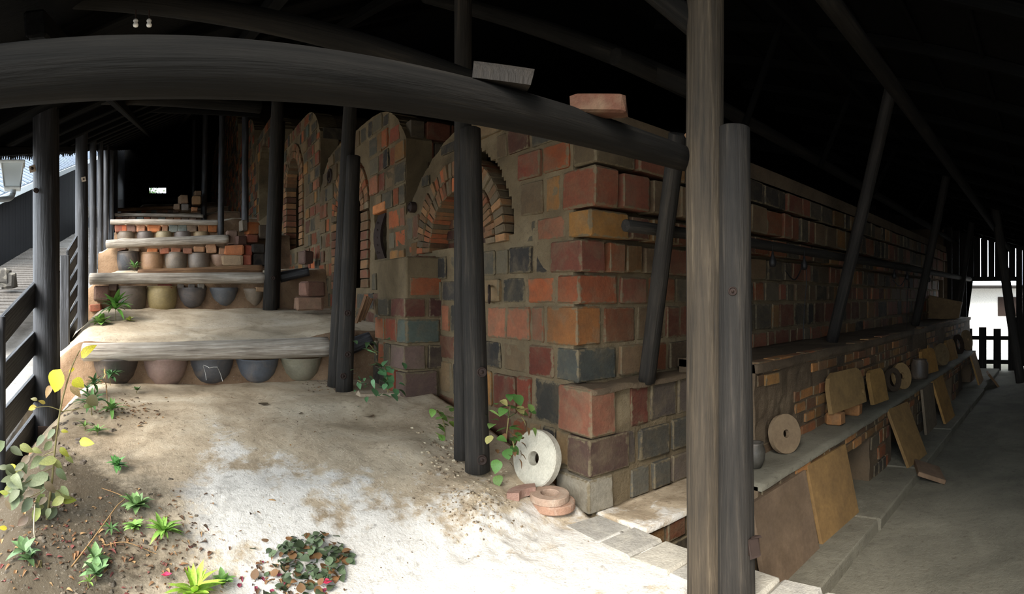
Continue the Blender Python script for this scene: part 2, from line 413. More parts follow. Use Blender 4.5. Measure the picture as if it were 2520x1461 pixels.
class Face:
    """a brick face: origin + u*U + v*Z, bricks stand proud along N"""
    def __init__(s, O, U, N): s.O, s.U, s.N = Vector(O), Vector(U), Vector(N)
    def M(s, u, z, n=0, tilt=0):
        return frame(s.O + s.U * u + s.N * n + Vector((0, 0, z)), s.U, s.N, Vector((0, 0, 1))) @ Matrix.Rotation(tilt, 4, 'Y')
    def course(s, parent, u0, u1, z0, z1, pal, lens=(.15, .29), gap=.022, depth=.14, skip=None, top=None, n0=0.0, jit=.011, mb=None, rnd=random, first=None):
        u = u0; k = 0
        while u < u1 - .05:
            L = first if (k == 0 and first) else rnd.choice(lens) * rnd.uniform(.88, 1.12)
            if u + L > u1 - .07: L = u1 - u
            za, zb = z0 + gap * .5 + rnd.uniform(-.004, .006), z1 - gap * .5 + rnd.uniform(-.008, .004)
            uc = u + L / 2; k += 1
            if top:
                zt = min(top(u), top(u + L)) - .012
                if zt < zb: zb = zt
            if zb - za > .05 and not (skip and skip(u, u + L, za, zb)):
                M = s.M(uc, (za + zb) / 2, n0 - depth / 2 + rnd.uniform(-jit, jit), rnd.uniform(-.012, .012))
                size = (L - gap * rnd.uniform(.8, 1.5), depth, zb - za)
                if mb is None: brick(parent, M, size, pick(pal, rnd))
                else: mb.add(rnd.choice(BR), M @ Matrix.Diagonal((*size, 1)), pick(pal, rnd))
            u += L
    def backing(s, name, parent, mat, u0, u1, z0, z1, inside, cell=.05, thick=.25, n0=-.013, amp=.010, top=None):
        nu, nv = max(1, round((u1 - u0) / cell)), max(1, round((z1 - z0) / cell))
        du, dv = (u1 - u0) / nu, (z1 - z0) / nv
        on = {(i, j) for i in range(nu) for j in range(nv) if inside is None or inside(u0 + (i + .5) * du, z0 + (j + (.05 if top else .5)) * dv)}
        v, f, ix = [], [], {}
        def vid(i, j, b):
            if (i, j, b) not in ix:
                p = s.O + s.U * (u0 + i * du) + Vector((0, 0, min(z0 + j * dv, top(u0 + i * du) - .01) if top else z0 + j * dv))
                p += s.N * (n0 - thick if b else n0 + amp * fb(p.x * 9 + p.y * 9, p.z * 9, 2.2, 2))
                ix[i, j, b] = len(v); v.append(p)
            return ix[i, j, b]
        for i, j in on:
            f.append((vid(i, j, 0), vid(i + 1, j, 0), vid(i + 1, j + 1, 0), vid(i, j + 1, 0)))
            f.append((vid(i, j, 1), vid(i, j + 1, 1), vid(i + 1, j + 1, 1), vid(i + 1, j, 1)))
            for a, b, c in (((i - 1, j), (i, j), (i, j + 1)), ((i + 1, j), (i + 1, j + 1), (i + 1, j)), ((i, j - 1), (i + 1, j), (i, j)), ((i, j + 1), (i, j + 1), (i + 1, j + 1))):
                if a not in on: f.append((vid(*b, 0), vid(*c, 0), vid(*c, 1), vid(*b, 1)))
        me = mesh(name, v, f, False)
        bm = bmesh.new(); bm.from_mesh(me); bmesh.ops.recalc_face_normals(bm, faces=list(bm.faces)); bm.to_mesh(me); bm.free()
        return obj(name, me, mat, None, parent)
# ------------------------------------------------------------------ kiln chambers
XW = 2.28                                   # side face of the kiln along the stairway
ZC = [-1.40, -1.26, -1.05, -.816, -.527, -.306, -.049, .144, .354, .53, .78, .98, 1.18, 1.40]
YF = [2.36, 2.38, 2.38, 2.36, 2.55, 2.55, 2.54, 2.51, 2.44, 2.39, 2.39, 2.40, 2.42]
CH = [(2.38, 5.02, .80, 1.40, 2.2), (5.02, 8.05, 1.55, 2.02, 5), (8.05, 11.05, 2.45, 2.95, 5), (11.05, 14.1, 3.35, 3.85, 5), (14.1, 17.2, 4.2, 4.7, 5), (17.2, 26.5, 5.3, 6.6, 5)]
def vault(c):
    y0, y1, s, a, p = CH[c]
    def f(y):
        t = max(-1, min(1, (y - y0) / (y1 - y0) * 2 - 1)); return s + (a - s) * (1 - abs(t) ** p)
    return f
ARCH = {0: (4.01, .39, .46, .72, .39), 1: (6.7, 1.0, .46, .70, .10), 2: (9.75, 1.95, .48, .72, .85), 3: (12.7, 2.75, .48, .70, 1.75)}  # centre y, spring z, inner r, outer r, sill z
LABEL_CH = ['nearest brick kiln chamber with patchwork bricks at the corner', 'second brick kiln chamber uphill with the iron stoke hatch', 'third brick kiln chamber uphill with a tall dark arched doorway',
            'fourth brick kiln chamber far up the stairs behind thin posts', 'fifth brick kiln chamber near the dark top of the stairs', 'last dim kiln chambers at the head of the stairs']
left = Face((XW, 0, 0), (0, 1, 0), (-1, 0, 0))
KILN = []
def arch_dist(c, y, z):
    yc, zs, ri, ro, sill = ARCH[c]
    return math.hypot(y - yc, z - zs) if z > zs else abs(y - yc)
def chamber(c):
    y0, y1, s, a, p = CH[c]; vt = vault(c)
    zlow = {0: -1.4, 1: -.95, 2: -.2, 3: .6, 4: 1.5, 5: 2.2}[c]
    k = empty('kiln_chamber', (XW, (y0 + y1) / 2, zlow), LABEL_CH[c], 'kiln', 'chambers of the climbing kiln'); KILN.append(k)
    A = ARCH.get(c)
    holes = []
    if c == 1: holes = [(5.52, 5.84, .40, .90)]
    rnd = random.Random(40 + c)
    def blocked(u0_, u1_, za, zb):
        if A:
            for u in (u0_, (u0_ + u1_) / 2, u1_):
                for z in (za, (za + zb) / 2, zb):
                    if z > A[4] - .02 and arch_dist(c, u, z) < A[3] + (.085 if c == 0 and u < A[0] and z > .42 else -.01): return True
        for h in holes:
            if u1_ > h[0] and u0_ < h[1] and zb > h[2] and za < h[3]: return True
        if c == 1 and math.hypot((u0_ + u1_) / 2 - 7.56, (za + zb) / 2 - 1.68) < .13: return True
        return False
    def inside(u, z):
        if z > vt(u) - .01: return False
        if A and z > A[4] and arch_dist(c, u, z) < A[3] + (.075 if c == 0 and u < A[0] and z > .42 else -.03): return False
        for h in holes:
            if h[0] < u < h[1] and h[2] < z < h[3]: return False
        if c == 1 and math.hypot(u - 7.56, z - 1.68) < .085: return False
        return True
    ys = y0 + (.03 if c == 0 else 0)
    left.backing('mortar_bed', k, MORTAR, 2.60 if c == 0 else ys, y1, zlow, a, inside, cell=.03 if c == 0 else .05 if c < 3 else .12, thick=.28, top=vt)
    if c == 0: courses = [(z, z2) for z, z2 in zip(ZC, ZC[1:])]
    else:
        courses = []; z = zlow
        while z < a: h = rnd.uniform(.17, .24); courses.append((z, z + h)); z += h
    mb = MB() if c >= 3 else None
    for i, (za, zb) in enumerate(courses):
        u0 = YF[i] if c == 0 else ys
        if c == 0:   # corner block shared by the two faces
            cl, cw = ((.30, .20) if i % 2 else (.20, .34))
            zt = min(zb - .012, vt(u0 + .1) + .02)
            if zt - za > .06:
                px_ = XW - (.06 if i in (1, 2, 3) else 0)
                brick(k, frame((px_ + cw / 2 - .004, u0 + cl / 2, (za + zt) / 2 + .006), (1, 0, 0), (0, 1, 0), (0, 0, 1)), (cw, cl, zt - za - .006),
                      lk([(200, 188, 164), (196, 184, 160), (106, 78, 64), (168, 104, 76), (92, 94, 84), (180, 116, 60), (180, 98, 58), (150, 84, 62), (200, 140, 66), (172, 98, 66), (120, 100, 70), (110, 92, 60), (100, 90, 70)][i]))
            left.course(k, u0 + cl + .02, y1, za, zb, PAL_L, (.16, .30), .028, .16, blocked, vt, jit=.014, rnd=rnd)
        else:
            left.course(k, u0, y1, za, zb, PAL_L, (.16, .28), .024, .15, blocked, vt, jit=.012, mb=mb, rnd=rnd)
    if mb: tag(obj('bricks', mb.done('bricks'), BRICK_A, None, k), kind='stuff')
    # voussoirs
    if A and c < 3:
        yc, zs, ri, ro, sill = A
        nb = 34 if c == 0 else 24
        for q in range(nb):
            th = math.pi * (q + .5) / nb
            for (ra, rb) in ((ri, (ri + ro) / 2 - .005), ((ri + ro) / 2 + .005, ro)):
                rm = (ra + rb) / 2
                M = frame((XW - .012 + .09 + rnd.uniform(-.008, .01), yc + rm * math.cos(th), zs + rm * math.sin(th)), (0, -math.sin(th), math.cos(th)), (1, 0, 0), (0, math.cos(th), math.sin(th)))
                brick(k, M, (math.pi * rm / nb - .006, .2, rb - ra), pick([((188, 138, 92), 4), ((170, 118, 78), 3), ((196, 110, 66), 2), ((150, 128, 98), 3)], rnd), 'arch_brick')
        z = sill
        while z < zs - .05:
            for sg in (-1, 1):
                for (ra, rb) in ((ri, ro),):
                    brick(k, frame((XW - .012 + .09, yc + sg * (ra + rb) / 2, z + .055), (0, 1, 0), (1, 0, 0), (0, 0, 1)), (rb - ra, .2, .1), pick([((188, 138, 92), 4), ((170, 108, 78), 3)], rnd), 'arch_brick')
            z += .11
        # bricked-up doorway set back in the arch
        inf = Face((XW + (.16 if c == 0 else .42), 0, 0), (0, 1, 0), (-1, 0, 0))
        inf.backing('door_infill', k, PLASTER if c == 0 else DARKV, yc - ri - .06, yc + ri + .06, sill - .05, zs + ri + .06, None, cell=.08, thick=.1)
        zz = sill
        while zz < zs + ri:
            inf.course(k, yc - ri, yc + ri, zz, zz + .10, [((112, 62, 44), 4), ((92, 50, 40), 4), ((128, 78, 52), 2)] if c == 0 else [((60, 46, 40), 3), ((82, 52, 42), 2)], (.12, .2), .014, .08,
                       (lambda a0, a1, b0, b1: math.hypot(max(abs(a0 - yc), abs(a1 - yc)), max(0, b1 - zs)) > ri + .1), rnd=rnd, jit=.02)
            zz += .10
    # vaulted roof of the chamber running across the shed
    v, f, n = [], [], 18
    x0, x1 = XW + .02, 12.6 - .0
    for i in range(n + 1):
        y = lerp(y0 + .06, y1 - .02, i / n)
        for x in (x0, x1): v.append((x, y, vt(y) - .015 + .01 * fb(x, y * 3)))
    for i in range(n): f.append((2 * i, 2 * i + 1, 2 * i + 3, 2 * i + 2))
    b = len(v); v += [(x0, y0 + .06, zlow), (x1, y0 + .06, zlow), (x0, y1 - .02, zlow), (x1, y1 - .02, zlow)]
    f += [(0, b, b + 1, 1), (2 * n, 2 * n + 1, b + 3, b + 2), (1, *[2 * i + 1 for i in range(1, n + 1)], b + 3, b + 1)]
    if c == 0: f = [q for q in f if q != (0, b, b + 1, 1)]
    obj('vault', mesh('vault', v, f), PLASTER, None, k)
    if c in (1, 2):    # brick end wall above the lower neighbour
        zlo = vault(c - 1)(y0 - .05) - .1
        e = Face((0, y0 + .0, 0), (1, 0, 0), (0, -1, 0)); zz = zlo; mbe = MB()
        while zz < s: e.course(k, XW + .05, 5.5, zz, zz + .2, PAL_R, (.16, .28), .02, .12, mb=mbe, rnd=rnd); zz += .2
        tag(obj('end_wall', mbe.done('end_wall'), BRICK_A, None, k), kind='stuff')
    return k
for c in range(len(CH)): chamber(c)
# -- kiln front: the long face on the right, as courses of the nearest chamber
K0 = KILN[0]
front = Face((0, 2.5, 0), (1, 0, 0), (0, -1, 0))
rf = random.Random(5)
XE = 12.3
FRONT = empty('kiln_front_face', (XW, 2.5, -.6), 'long brick front face of the kiln receding down the right aisle', 'kiln')
front.backing('mortar_bed', FRONT, MORTAR, XW + .1, XE, -.55, 1.03, None, cell=.1, thick=.10, n0=-.068)
mbf = MB(); cnt = 0
for i, (za, zb) in enumerate(zip(ZC, ZC[1:])):
    if za < -.53 or za >= .98: continue
    u0 = XW + (.20 if i % 2 else .34) + .02
    n0 = 2.5 - YF[i]
    front.course(FRONT, u0, 6.6, za, zb, PAL_R, (.17, .30), .026, .15, rnd=rf, n0=n0, jit=.012)
    front.course(FRONT, 6.6, XE - rf.uniform(0, .25), za, zb, PAL_R, (.17, .30), .026, .15, rnd=rf, n0=n0, jit=.012)
# sloping coping above the front wall
v = [(XW, 2.40, .98), (XE, 2.40, .98), (XE, 2.42, 1.1), (XW + .2, 2.42, 1.12), (XE, 3.0, 1.3), (XW + .3, 3.0, 1.3)]
obj('coping', mesh('coping', v, [(0, 1, 2, 3), (3, 2, 4, 5)]), PLASTER, None, FRONT)
# right end of the kiln block
beam('end_face', (XE, 2.47, .2), (XE, 26.0, .2), .06, 2.6, PLASTER, FRONT)
# -- plinth below the front wall near the corner
PL = empty('brick_plinth', (XW, 2.38, -1.5), 'low brick plinth with a plastered top at the foot of the kiln corner', 'plinth')
plf = Face((0, 2.38, 0), (1, 0, 0), (0, -1, 0))
plf.backing('mortar_bed', PL, MORTAR, XW - .02, 3.6, -1.6, -.535, None, cell=.06, thick=.18, n0=-.02)
for i, (za, zb) in enumerate([(-1.5, -1.26), (-1.26, -1.05), (-1.05, -.816), (-.816, -.545)]):
    plf.course(PL, XW + (.28 if i % 2 else .16), 3.55, za, zb, [((128, 112, 98), 4), ((120, 78, 64), 3), ((100, 96, 84), 3), ((160, 84, 60), 2), ((84, 66, 58), 2)], (.2, .30), .03, .16, rnd=rf)
pt = grid_me(lambda x, y: -.53 + .015 * fb(x * 5, y * 5, 2, 3), XW - .05, 3.6, 2.36, 2.62, .04, .03, 'plaster_top', .03)
obj('plaster_top', pt, PLASTER, None, PL)
# buttress beside the arched door
BT = empty('brick_buttress', (1.95, 4.3, -.8), 'brick buttress jutting out left of the arched kiln door', 'buttress')
bz = [-.86, -.62, -.40, -.18, .0, .18, .36]
for i, (za, zb) in enumerate(zip(bz, bz[1:])):
    xo = [1.93, 1.94, 1.96, 1.95, 2.0, 2.06][i]
    fw = Face((xo, 0, 0), (0, 1, 0), (-1, 0, 0)); ff = Face((0, 4.28 + .01 * i, 0), (1, 0, 0), (0, -1, 0))
    ye = 4.28 + .01 * i
    cw, cl = ((.2, .3) if i % 2 else (.32, .18))
    brick(BT, frame((xo + cw / 2, ye + cl / 2, (za + zb) / 2), (1, 0, 0), (0, 1, 0), (0, 0, 1)), (cw, cl, zb - za - .02), lk([(132, 104, 92), (150, 122, 108), (112, 124, 110), (128, 72, 56), (196, 110, 66), (140, 74, 58)][i]))
    fw.course(BT, ye + cl + .02, 5.0, za, zb, PAL_L, (.16, .26), .024, .14, rnd=rf)
    ff.course(BT, xo + cw + .02, 2.32, za, zb, [((120, 66, 54), 4), ((104, 60, 50), 3), ((96, 78, 66), 3)], (.2, .3), .024, .14, rnd=rf)
obj('core', box_me(.33, .66, 1.2, .01), MORTAR, Matrix.Translation((2.14, 4.65, -.26)), BT)
# -- ledge in front of the right wall
LG = empty('brick_ledge', (3.18, 1.85, -1.05), 'mud rendered brick ledge running along the right kiln wall', 'ledge')
lf = Face((0, 1.85, 0), (1, 0, 0), (0, -1, 0))
lf.backing('mud_render', LG, PLASTER, 3.18, XE - .1, -1.06, -.44, None, cell=.06, thick=.62, n0=-.012, amp=.014)
obj('ledge_top', grid_me(lambda x, y: -.435 + .012 * fb(x * 3, y * 3, 8, 3), 3.18, XE - .1, 1.84, 2.5, .08, .06, 'ledge_top', .06), PLASTER, None, LG)
zz = -1.06; row = 0
while zz < -.47:
    # most of the render survives; bricks show in patches
    def sk(a0, a1, b0, b1): return fb(a0 * .8, b0 * 2.2, 4.0, 2) < -.02
    lf.course(LG, 3.2, XE - .12, zz, zz + .092, PAL_Y, (.2, .23, .11), .014, .09, sk, rnd=rf, jit=.006); zz += .092
# -- bench with fire openings
BN = empty('brick_bench', (2.72, 1.56, -1.6), 'long low brick bench with square openings below the ledge', 'bench')
bf = Face((0, 1.56, 0), (1, 0, 0), (0, -1, 0))
OPEN = [(4.01, 4.63), (5.24, 6.1), (6.6, 8.45), (9.05, 10.4)]
def bopen(u, z): return not any(a < u < b and z < -1.20 for a, b in OPEN)
bf.backing('mortar_bed', BN, PLASTER, 2.72, 10.9, -1.62, -1.05, bopen, cell=.05, thick=.3, n0=-.012)
obj('bench_top', grid_me(lambda x, y: -1.04 + .008 * fb(x * 4, y * 4, 1, 3), 2.72, 10.9, 1.55, 1.95, .08, .06, 'bench_top', .03), CONC, None, BN)
zz = -1.60
for i, h in enumerate((.135, .135, .13, .075, .075)):
    def skb(a0, a1, b0, b1): return b1 < -1.17 and any(a1 > a - .0 and a0 < b for a, b in OPEN)
    bf.course(BN, 2.74, 10.9, zz, zz + h, PAL_Y if i > 2 else PAL_R, (.2, .22, .1), .014, .10, skb, rnd=rf, jit=.006); zz += h
obj('bench_end', box_me(.1, .36, .54, .01, 'bench_end', .004), PLASTER, Matrix.Translation((2.78, 1.76, -1.32)), BN)
obj('ledge_end', box_me(.1, .62, .60, .01, 'ledge_end', .004), PLASTER, Matrix.Translation((3.24, 2.18, -.75)), LG)
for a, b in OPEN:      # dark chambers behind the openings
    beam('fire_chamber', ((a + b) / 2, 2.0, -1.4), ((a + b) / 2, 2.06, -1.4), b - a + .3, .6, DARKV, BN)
LS = empty('brick_step', (2.3, 2.03, -1.58), 'low whitened brick step in the angle below the kiln corner', 'step')
sf = Face((0, 2.03, 0), (1, 0, 0), (0, -1, 0))
sf.backing('mortar_bed', LS, MORTAR, 2.3, 3.2, -1.7, -1.26, None, cell=.06, thick=.3)
for zz, h in ((-1.68, .14), (-1.54, .14), (-1.40, .14)): sf.course(LS, 2.31, 3.2, zz, zz + h, PAL_R, (.2, .3), .02, .12, rnd=rf)
obj('step_top', grid_me(lambda x, y: -1.25 + .012 * fb(x * 5, y * 5, 6, 3), 2.29, 3.2, 2.02, 2.40, .03, .03, 'step_top', .03), SOIL, None, LS)
# kerb step along the bench
KB = empty('concrete_kerb', (2.75, 1.27, -1.66), 'low concrete kerb step at the foot of the brick bench', 'kerb')
x = 2.62
while x < 11.4:
    L = random.uniform(1.1, 1.6)
    obj('kerb_slab', box_me(L - .015, .5, .1, .012, 'kerb_slab', .004), CONC, Matrix.Translation((x + L / 2, 1.49 + random.uniform(-.012, .012), -1.625)), KB); x += L
# stone kerb running from the kiln corner towards the viewer
SK = empty('slab_kerb', (2.15, 2.3, -1.4), 'pale slab kerb edging the earth floor below the kiln corner', 'kerb')
y = 2.36; i = 0
while y > .4:
    L = random.uniform(.2, .27)
    obj('kerb_slab', box_me(.27, L - .006, .11, .014, 'kerb_slab', .006), STONE, Matrix.Translation((2.14, y - L / 2, -1.30 - .004 * i)) @ Matrix.Rotation(random.uniform(-.015, .015), 4, 'Z'), SK, lin(random.choice([(176, 170, 158), (166, 160, 148), (184, 176, 160)])))
    y -= L; i += 1
kf = Face((2.27, 0, 0), (0, -1, 0), (1, 0, 0))
for zz in (-1.66, -1.56, -1.46): kf.course(SK, -2.34, -.4, zz, zz + .1, PAL_R, (.2,), .015, .12, rnd=rf)
kf.backing('mortar_bed', SK, MORTAR, -2.34, -.4, -1.7, -1.36, None, cell=.08, thick=.2)
# ------------------------------------------------------------------ ironwork on the kiln
HT = empty('stoke_hatch', (XW, 5.68, .4), 'dark curved iron stoke hatch set in the kiln wall', 'hatch')
v, f = [], []
for j in range(9):
    t = j / 8; z = lerp(.40, .89, t); y = 5.67 + .06 * math.sin(math.pi * t) ; xo = XW + .02 - .035 * math.sin(math.pi * t)
    for (dy, dx) in ((-.10, 0), (.10, 0), (.10, .03), (-.10, .03)): v.append((xo + dx, y + dy, z))
for j in range(8):
    for i in range(4): f.append((j * 4 + i, j * 4 + (i + 1) % 4, (j + 1) * 4 + (i + 1) % 4, (j + 1) * 4 + i))
f += [(3, 2, 1, 0), (32, 33, 34, 35)]
obj('hatch_plate', mesh('hatch_plate', v, f), IRON, None, HT)
for q in range(5):
    obj('rivet', lathe_me([(0, .012), (.010, .008), (.013, 0)], 8), IRON, frame((XW - .012, 5.68 + .03, .48 + q * .08), (0, 1, 0), (0, 0, 1), (-1, 0, 0)), HT)
obj('hatch_shaft', box_me(.05, .34, .52, 0), DARKV, Matrix.Translation((XW + .2, 5.68, .65)), HT)
obj('lintel_brick', box_me(.16, .34, .10, .01, 'lintel_brick', .004), BRICK, Matrix.Translation((XW + .06, 5.68, .955)), HT, lin((206, 130, 76)))
def plug(name, p, r, label, hole=False):
    k = empty(name, p, label, 'plug')
    M = frame(p, (0, 1, 0), (0, 0, 1), (-1, 0, 0))
    obj('rim', lathe_me([(r, -.06), (r * 1.02, .012), (r * .8, .022), (r * .72, .01), (r * .72, -.04)], 22), IRON, M, k)
    obj('stopper', lathe_me([(0, -.03 if hole else .02), (r * .5, -.03 if hole else .018), (r * .72, -.035 if hole else 0), (r * .72, -.06)], 22), DARKV if hole else IRON, M, k)
plug('spy_hole', (XW + .01, 7.56, 1.68), .10, 'round dark spy hole high in the kiln wall between two posts', True)
plug('spy_plug', (XW - .03, 4.82, .84), .05, 'small round iron plug beside the left foot of the arch')
rg = obj('iron_ring', lathe_me([(.062 + .009 * math.cos(t), .009 * math.sin(t)) for t in [2 * math.pi * i / 8 for i in range(8)]], 20, closed=True), IRON, frame((XW - .035, 3.47, .02), (.5, .85, 0), (0, 0, 1), (-.85, .5, 0)))
tag(rg, 'iron ring hanging on the kiln wall right of the middle post', 'ring')
# ------------------------------------------------------------------ logs of the steps
def steplog(i, pxa, pya, pxb, pyb, r, label, mat=W_GREY, dy=0.0, bend=(0, 0), r1=None):
    Y = ROWS[i][0] - .02 + dy
    tag(log('step_log', atY(pxa, pya, Y), atY(pxb, pyb, Y - .12), r, r1 or r, mat, bend=bend, rings=30, seg=18, wob=.05), label, 'log', 'log nosings of the earth steps')
steplog(0, 205, 866, 806, 853, .082, 'thick pale weathered log edging the lowest step', bend=(0, .02), r1=.095)
steplog(1, 222, 686, 652, 684, .078, 'pale straight log edging the second step', r1=.072)
steplog(2, 262, 601, 562, 588, .075, 'slanting pale log edging the third step')
steplog(3, 272, 546, 540, 548, .062, 'pale log above the row of mixed bricks on the fourth step')
steplog(4, 283, 528, 500, 532, .05, 'thin pale log edging the fifth step')
steplog(5, 284, 516, 432, 511, .06, 'cracked brown log edging the sixth step', W_BROWN)
steplog(6, 350, 492, 442, 491, .09, 'dark beam across the top of the stairs', W_POST)
tag(log('split_log', atY(340, 672, 7.95), atY(645, 662, 7.8), .05, .06, W_BROWN, wob=.14, rings=24), 'rough split log lying behind the second step log', 'log')
tag(log('charred_log', atY(690, 682, 7.6), atY(760, 668, 7.5), .075, .06, W_BLACK, wob=.08), 'charred log end lying between post and kiln wall', 'log')
tag(log('charred_log', atY(840, 860, 5.25), atY(912, 832, 5.2), .085, .07, W_BLACK, wob=.1), 'short charred log right of the big post', 'log')
# ------------------------------------------------------------------ pots in the risers
def pot(i, px, w, ytop, ybot, col, label, shape='jar', dy=0.0, tilt=0.0, crack=False):
    Y = ROWS[i][0] + .12 + dy; r = w / 2 / F * Y / math.cos(az(px))
    a = atY(px, ybot, Y - r * .7); b = atY(px, ytop, Y - r * .7); h = b.z - a.z + .045; z0 = a.z - .03
    if shape == 'bowl': pr = [(0, 0), (.38, 0), (.62, .12), (.84, .38), (.96, .7), (1.0, .92), (1.04, .97), (1.03, 1.0), (.95, .99), (.9, .7), (.75, .35), (.4, .1), (0, .08)]
    elif shape == 'jar': pr = [(0, 0), (.72, 0), (.9, .08), (.98, .28), (1.0, .6), (.98, .86), (.95, .96), (1.0, .98), (.98, 1.0), (.88, .99), (.86, .7), (.86, .2), (0, .1)]
    else: pr = [(0, 0), (.25, 0), (.55, .14), (.82, .42), (.98, .78), (1.03, .94), (1.0, 1.0), (.92, .98), (.85, .7), (.5, .25), (0, .12)]
    o = obj('clay_' + ('bowl' if shape != 'jar' else 'jar'), lathe_me([(x * r, z * h) for x, z in pr], 32, 'pot', .015, px * .1), CLAY,
            Matrix.Translation((a.x, Y, z0)) @ Matrix.Rotation(tilt, 4, 'Y'), None, lin(col))
    tag(o, label, 'bowl' if shape != 'jar' else 'jar', 'clay vessels built into step %s' % ['one', 'two', 'three', 'four'][i])
    if crack:
        for (pa, pb) in (((500, 898), (515, 905)), ((515, 905), (535, 903)), ((500, 900), (508, 935)), ((535, 903), (548, 938))):
            p0, p1 = [atY(q[0], q[1], Y - math.sqrt(max(.001, r * r * (.93 if q[1] < 915 else .62) - (atY(q[0], q[1], Y - r).x - a.x) ** 2)) - .004) for q in (pa, pb)]
            obj('crack', tube_me([p0, (p0 + p1) / 2 + Vector((.004, 0, .004)), p1], .0022, 5), WHITE, None, o)
pot(0, 282, 112, 888, 945, (74, 66, 60), 'dark half buried jar at the left end of the lowest log', 'bowl')
pot(0, 408, 112, 886, 948, (150, 124, 112), 'pinkish clay bowl under the lowest log', 'bowl')
pot(0, 524, 108, 886, 940, (84, 84, 86), 'dark cracked clay bowl under the lowest log', 'bowl', crack=True)
pot(0, 638, 106, 888, 937, (92, 96, 102), 'slate grey clay bowl under the middle of the lowest log', 'bowl')
pot(0, 748, 102, 885, 934, (140, 134, 112), 'grey green clay bowl at the right end of the lowest log', 'bowl')
pot(1, 322, 78, 706, 764, (104, 92, 80), 'tall brown grey jar at left under the second log', 'jar')
pot(1, 399, 76, 706, 762, (150, 132, 88), 'ochre stained jar second from left under the second log', 'jar')
pot(1, 474, 72, 710, 753, (84, 80, 80), 'dark speckled pot in the middle under the second log', 'bowl')
pot(1, 553, 70, 710, 750, (96, 98, 100), 'grey pointed bowl under the second log', 'cone')
pot(1, 627, 52, 712, 752, (132, 116, 96), 'half buried tan bowl beside the slim post foot', 'cone')
pot(2, 315, 57, 620, 664, (52, 52, 54), 'black jar at left under the third log', 'jar')
pot(2, 374, 58, 622, 664, (146, 112, 82), 'brown jar second from left under the third log', 'jar')
pot(2, 433, 57, 622, 660, (116, 106, 94), 'grey brown jar third from left under the third log', 'jar')
pot(2, 490, 56, 624, 658, (122, 112, 102), 'pale grey jar fourth from left under the third log', 'jar')
pot(2, 543, 48, 628, 656, (160, 130, 108), 'buried pinkish bowl at right under the third log', 'cone')
pot(3, 309, 44, 570, 594, (110, 98, 84), 'brown jar at far left under the brick row', 'jar')
pot(3, 357, 44, 570, 594, (92, 84, 80), 'dark grey jar second from left under the brick row', 'jar')
pot(3, 403, 44, 570, 592, (140, 128, 100), 'olive tan jar in the middle under the brick row', 'jar')
pot(3, 450, 44, 570, 592, (98, 90, 86), 'grey jar fourth from left under the brick row', 'jar')
pot(3, 496, 42, 571, 590, (150, 128, 92), 'ochre jar at right end under the brick row', 'jar')
# bricks and stones wedged between pots and logs, pieces of the steps
def wedge(i, px, py, w, h, col, dy=0.0, tilt=0.0):
    Y = ROWS[i][0] - .02 + dy; p = atY(px, py, Y); s = Y / F
    brick(TERR[i], Matrix.Translation(p + Vector((0, .06, 0))) @ Matrix.Rotation(tilt, 4, 'Y'), (w * s, .16, h * s), lin(col), 'stone')
for k_, (px, w, c) in enumerate([(292, 20, (150, 84, 66)), (303, 18, (190, 104, 68)), (322, 24, (120, 90, 78)), (347, 22, (196, 140, 108)), (379, 34, (200, 124, 78)), (406, 14, (176, 130, 100)), (427, 22, (132, 142, 138)), (449, 22, (136, 146, 140)), (472, 24, (150, 128, 108)), (499, 22, (176, 128, 92)), (523, 22, (190, 118, 70))]):
    wedge(3, px, 562, w, 18, c, .02, random.uniform(-.05, .05))
for px, w, c in [(292, 16, (140, 100, 84)), (308, 16, (120, 96, 86)), (325, 18, (134, 110, 94)), (345, 18, (130, 134, 128)), (362, 16, (170, 104, 76)), (380, 18, (134, 112, 92)), (398, 18, (120, 124, 116)), (417, 20, (150, 116, 92)), (437, 18, (160, 112, 84)), (456, 18, (130, 112, 98)), (475, 18, (150, 120, 100))]:
    wedge(4, px, 538, w, 8, c); wedge(5, px * .7 + 100, 520, w * .8, 7, c)
for px, py, w, h, c in [(300, 612, 22, 8, (130, 96, 78)), (330, 614, 26, 8, (140, 120, 100)), (375, 617, 26, 13, (206, 126, 76)), (405, 617, 24, 14, (170, 104, 78)), (433, 617, 24, 15, (178, 116, 86)), (462, 617, 24, 14, (160, 110, 88)), (490, 613, 26, 14, (186, 140, 104)), (520, 611, 26, 22, (190, 146, 112)), (548, 620, 20, 20, (180, 140, 110))]:
    wedge(2, px, py, w, h, c, 0, random.uniform(-.15, .15))
for px, py, w, h, c in [(250, 722, 38, 38, (112, 84, 72)), (278, 706, 22, 20, (96, 76, 66)), (405, 704, 36, 12, (140, 74, 62)), (445, 704, 16, 10, (120, 112, 104)), (472, 705, 16, 12, (120, 112, 104)), (495, 704, 16, 12, (130, 122, 110)), (235, 757, 30, 18, (160, 92, 68)), (640, 712, 22, 12, (160, 128, 96))]:
    wedge(1, px, py, w, h, c, 0, random.uniform(-.1, .1))
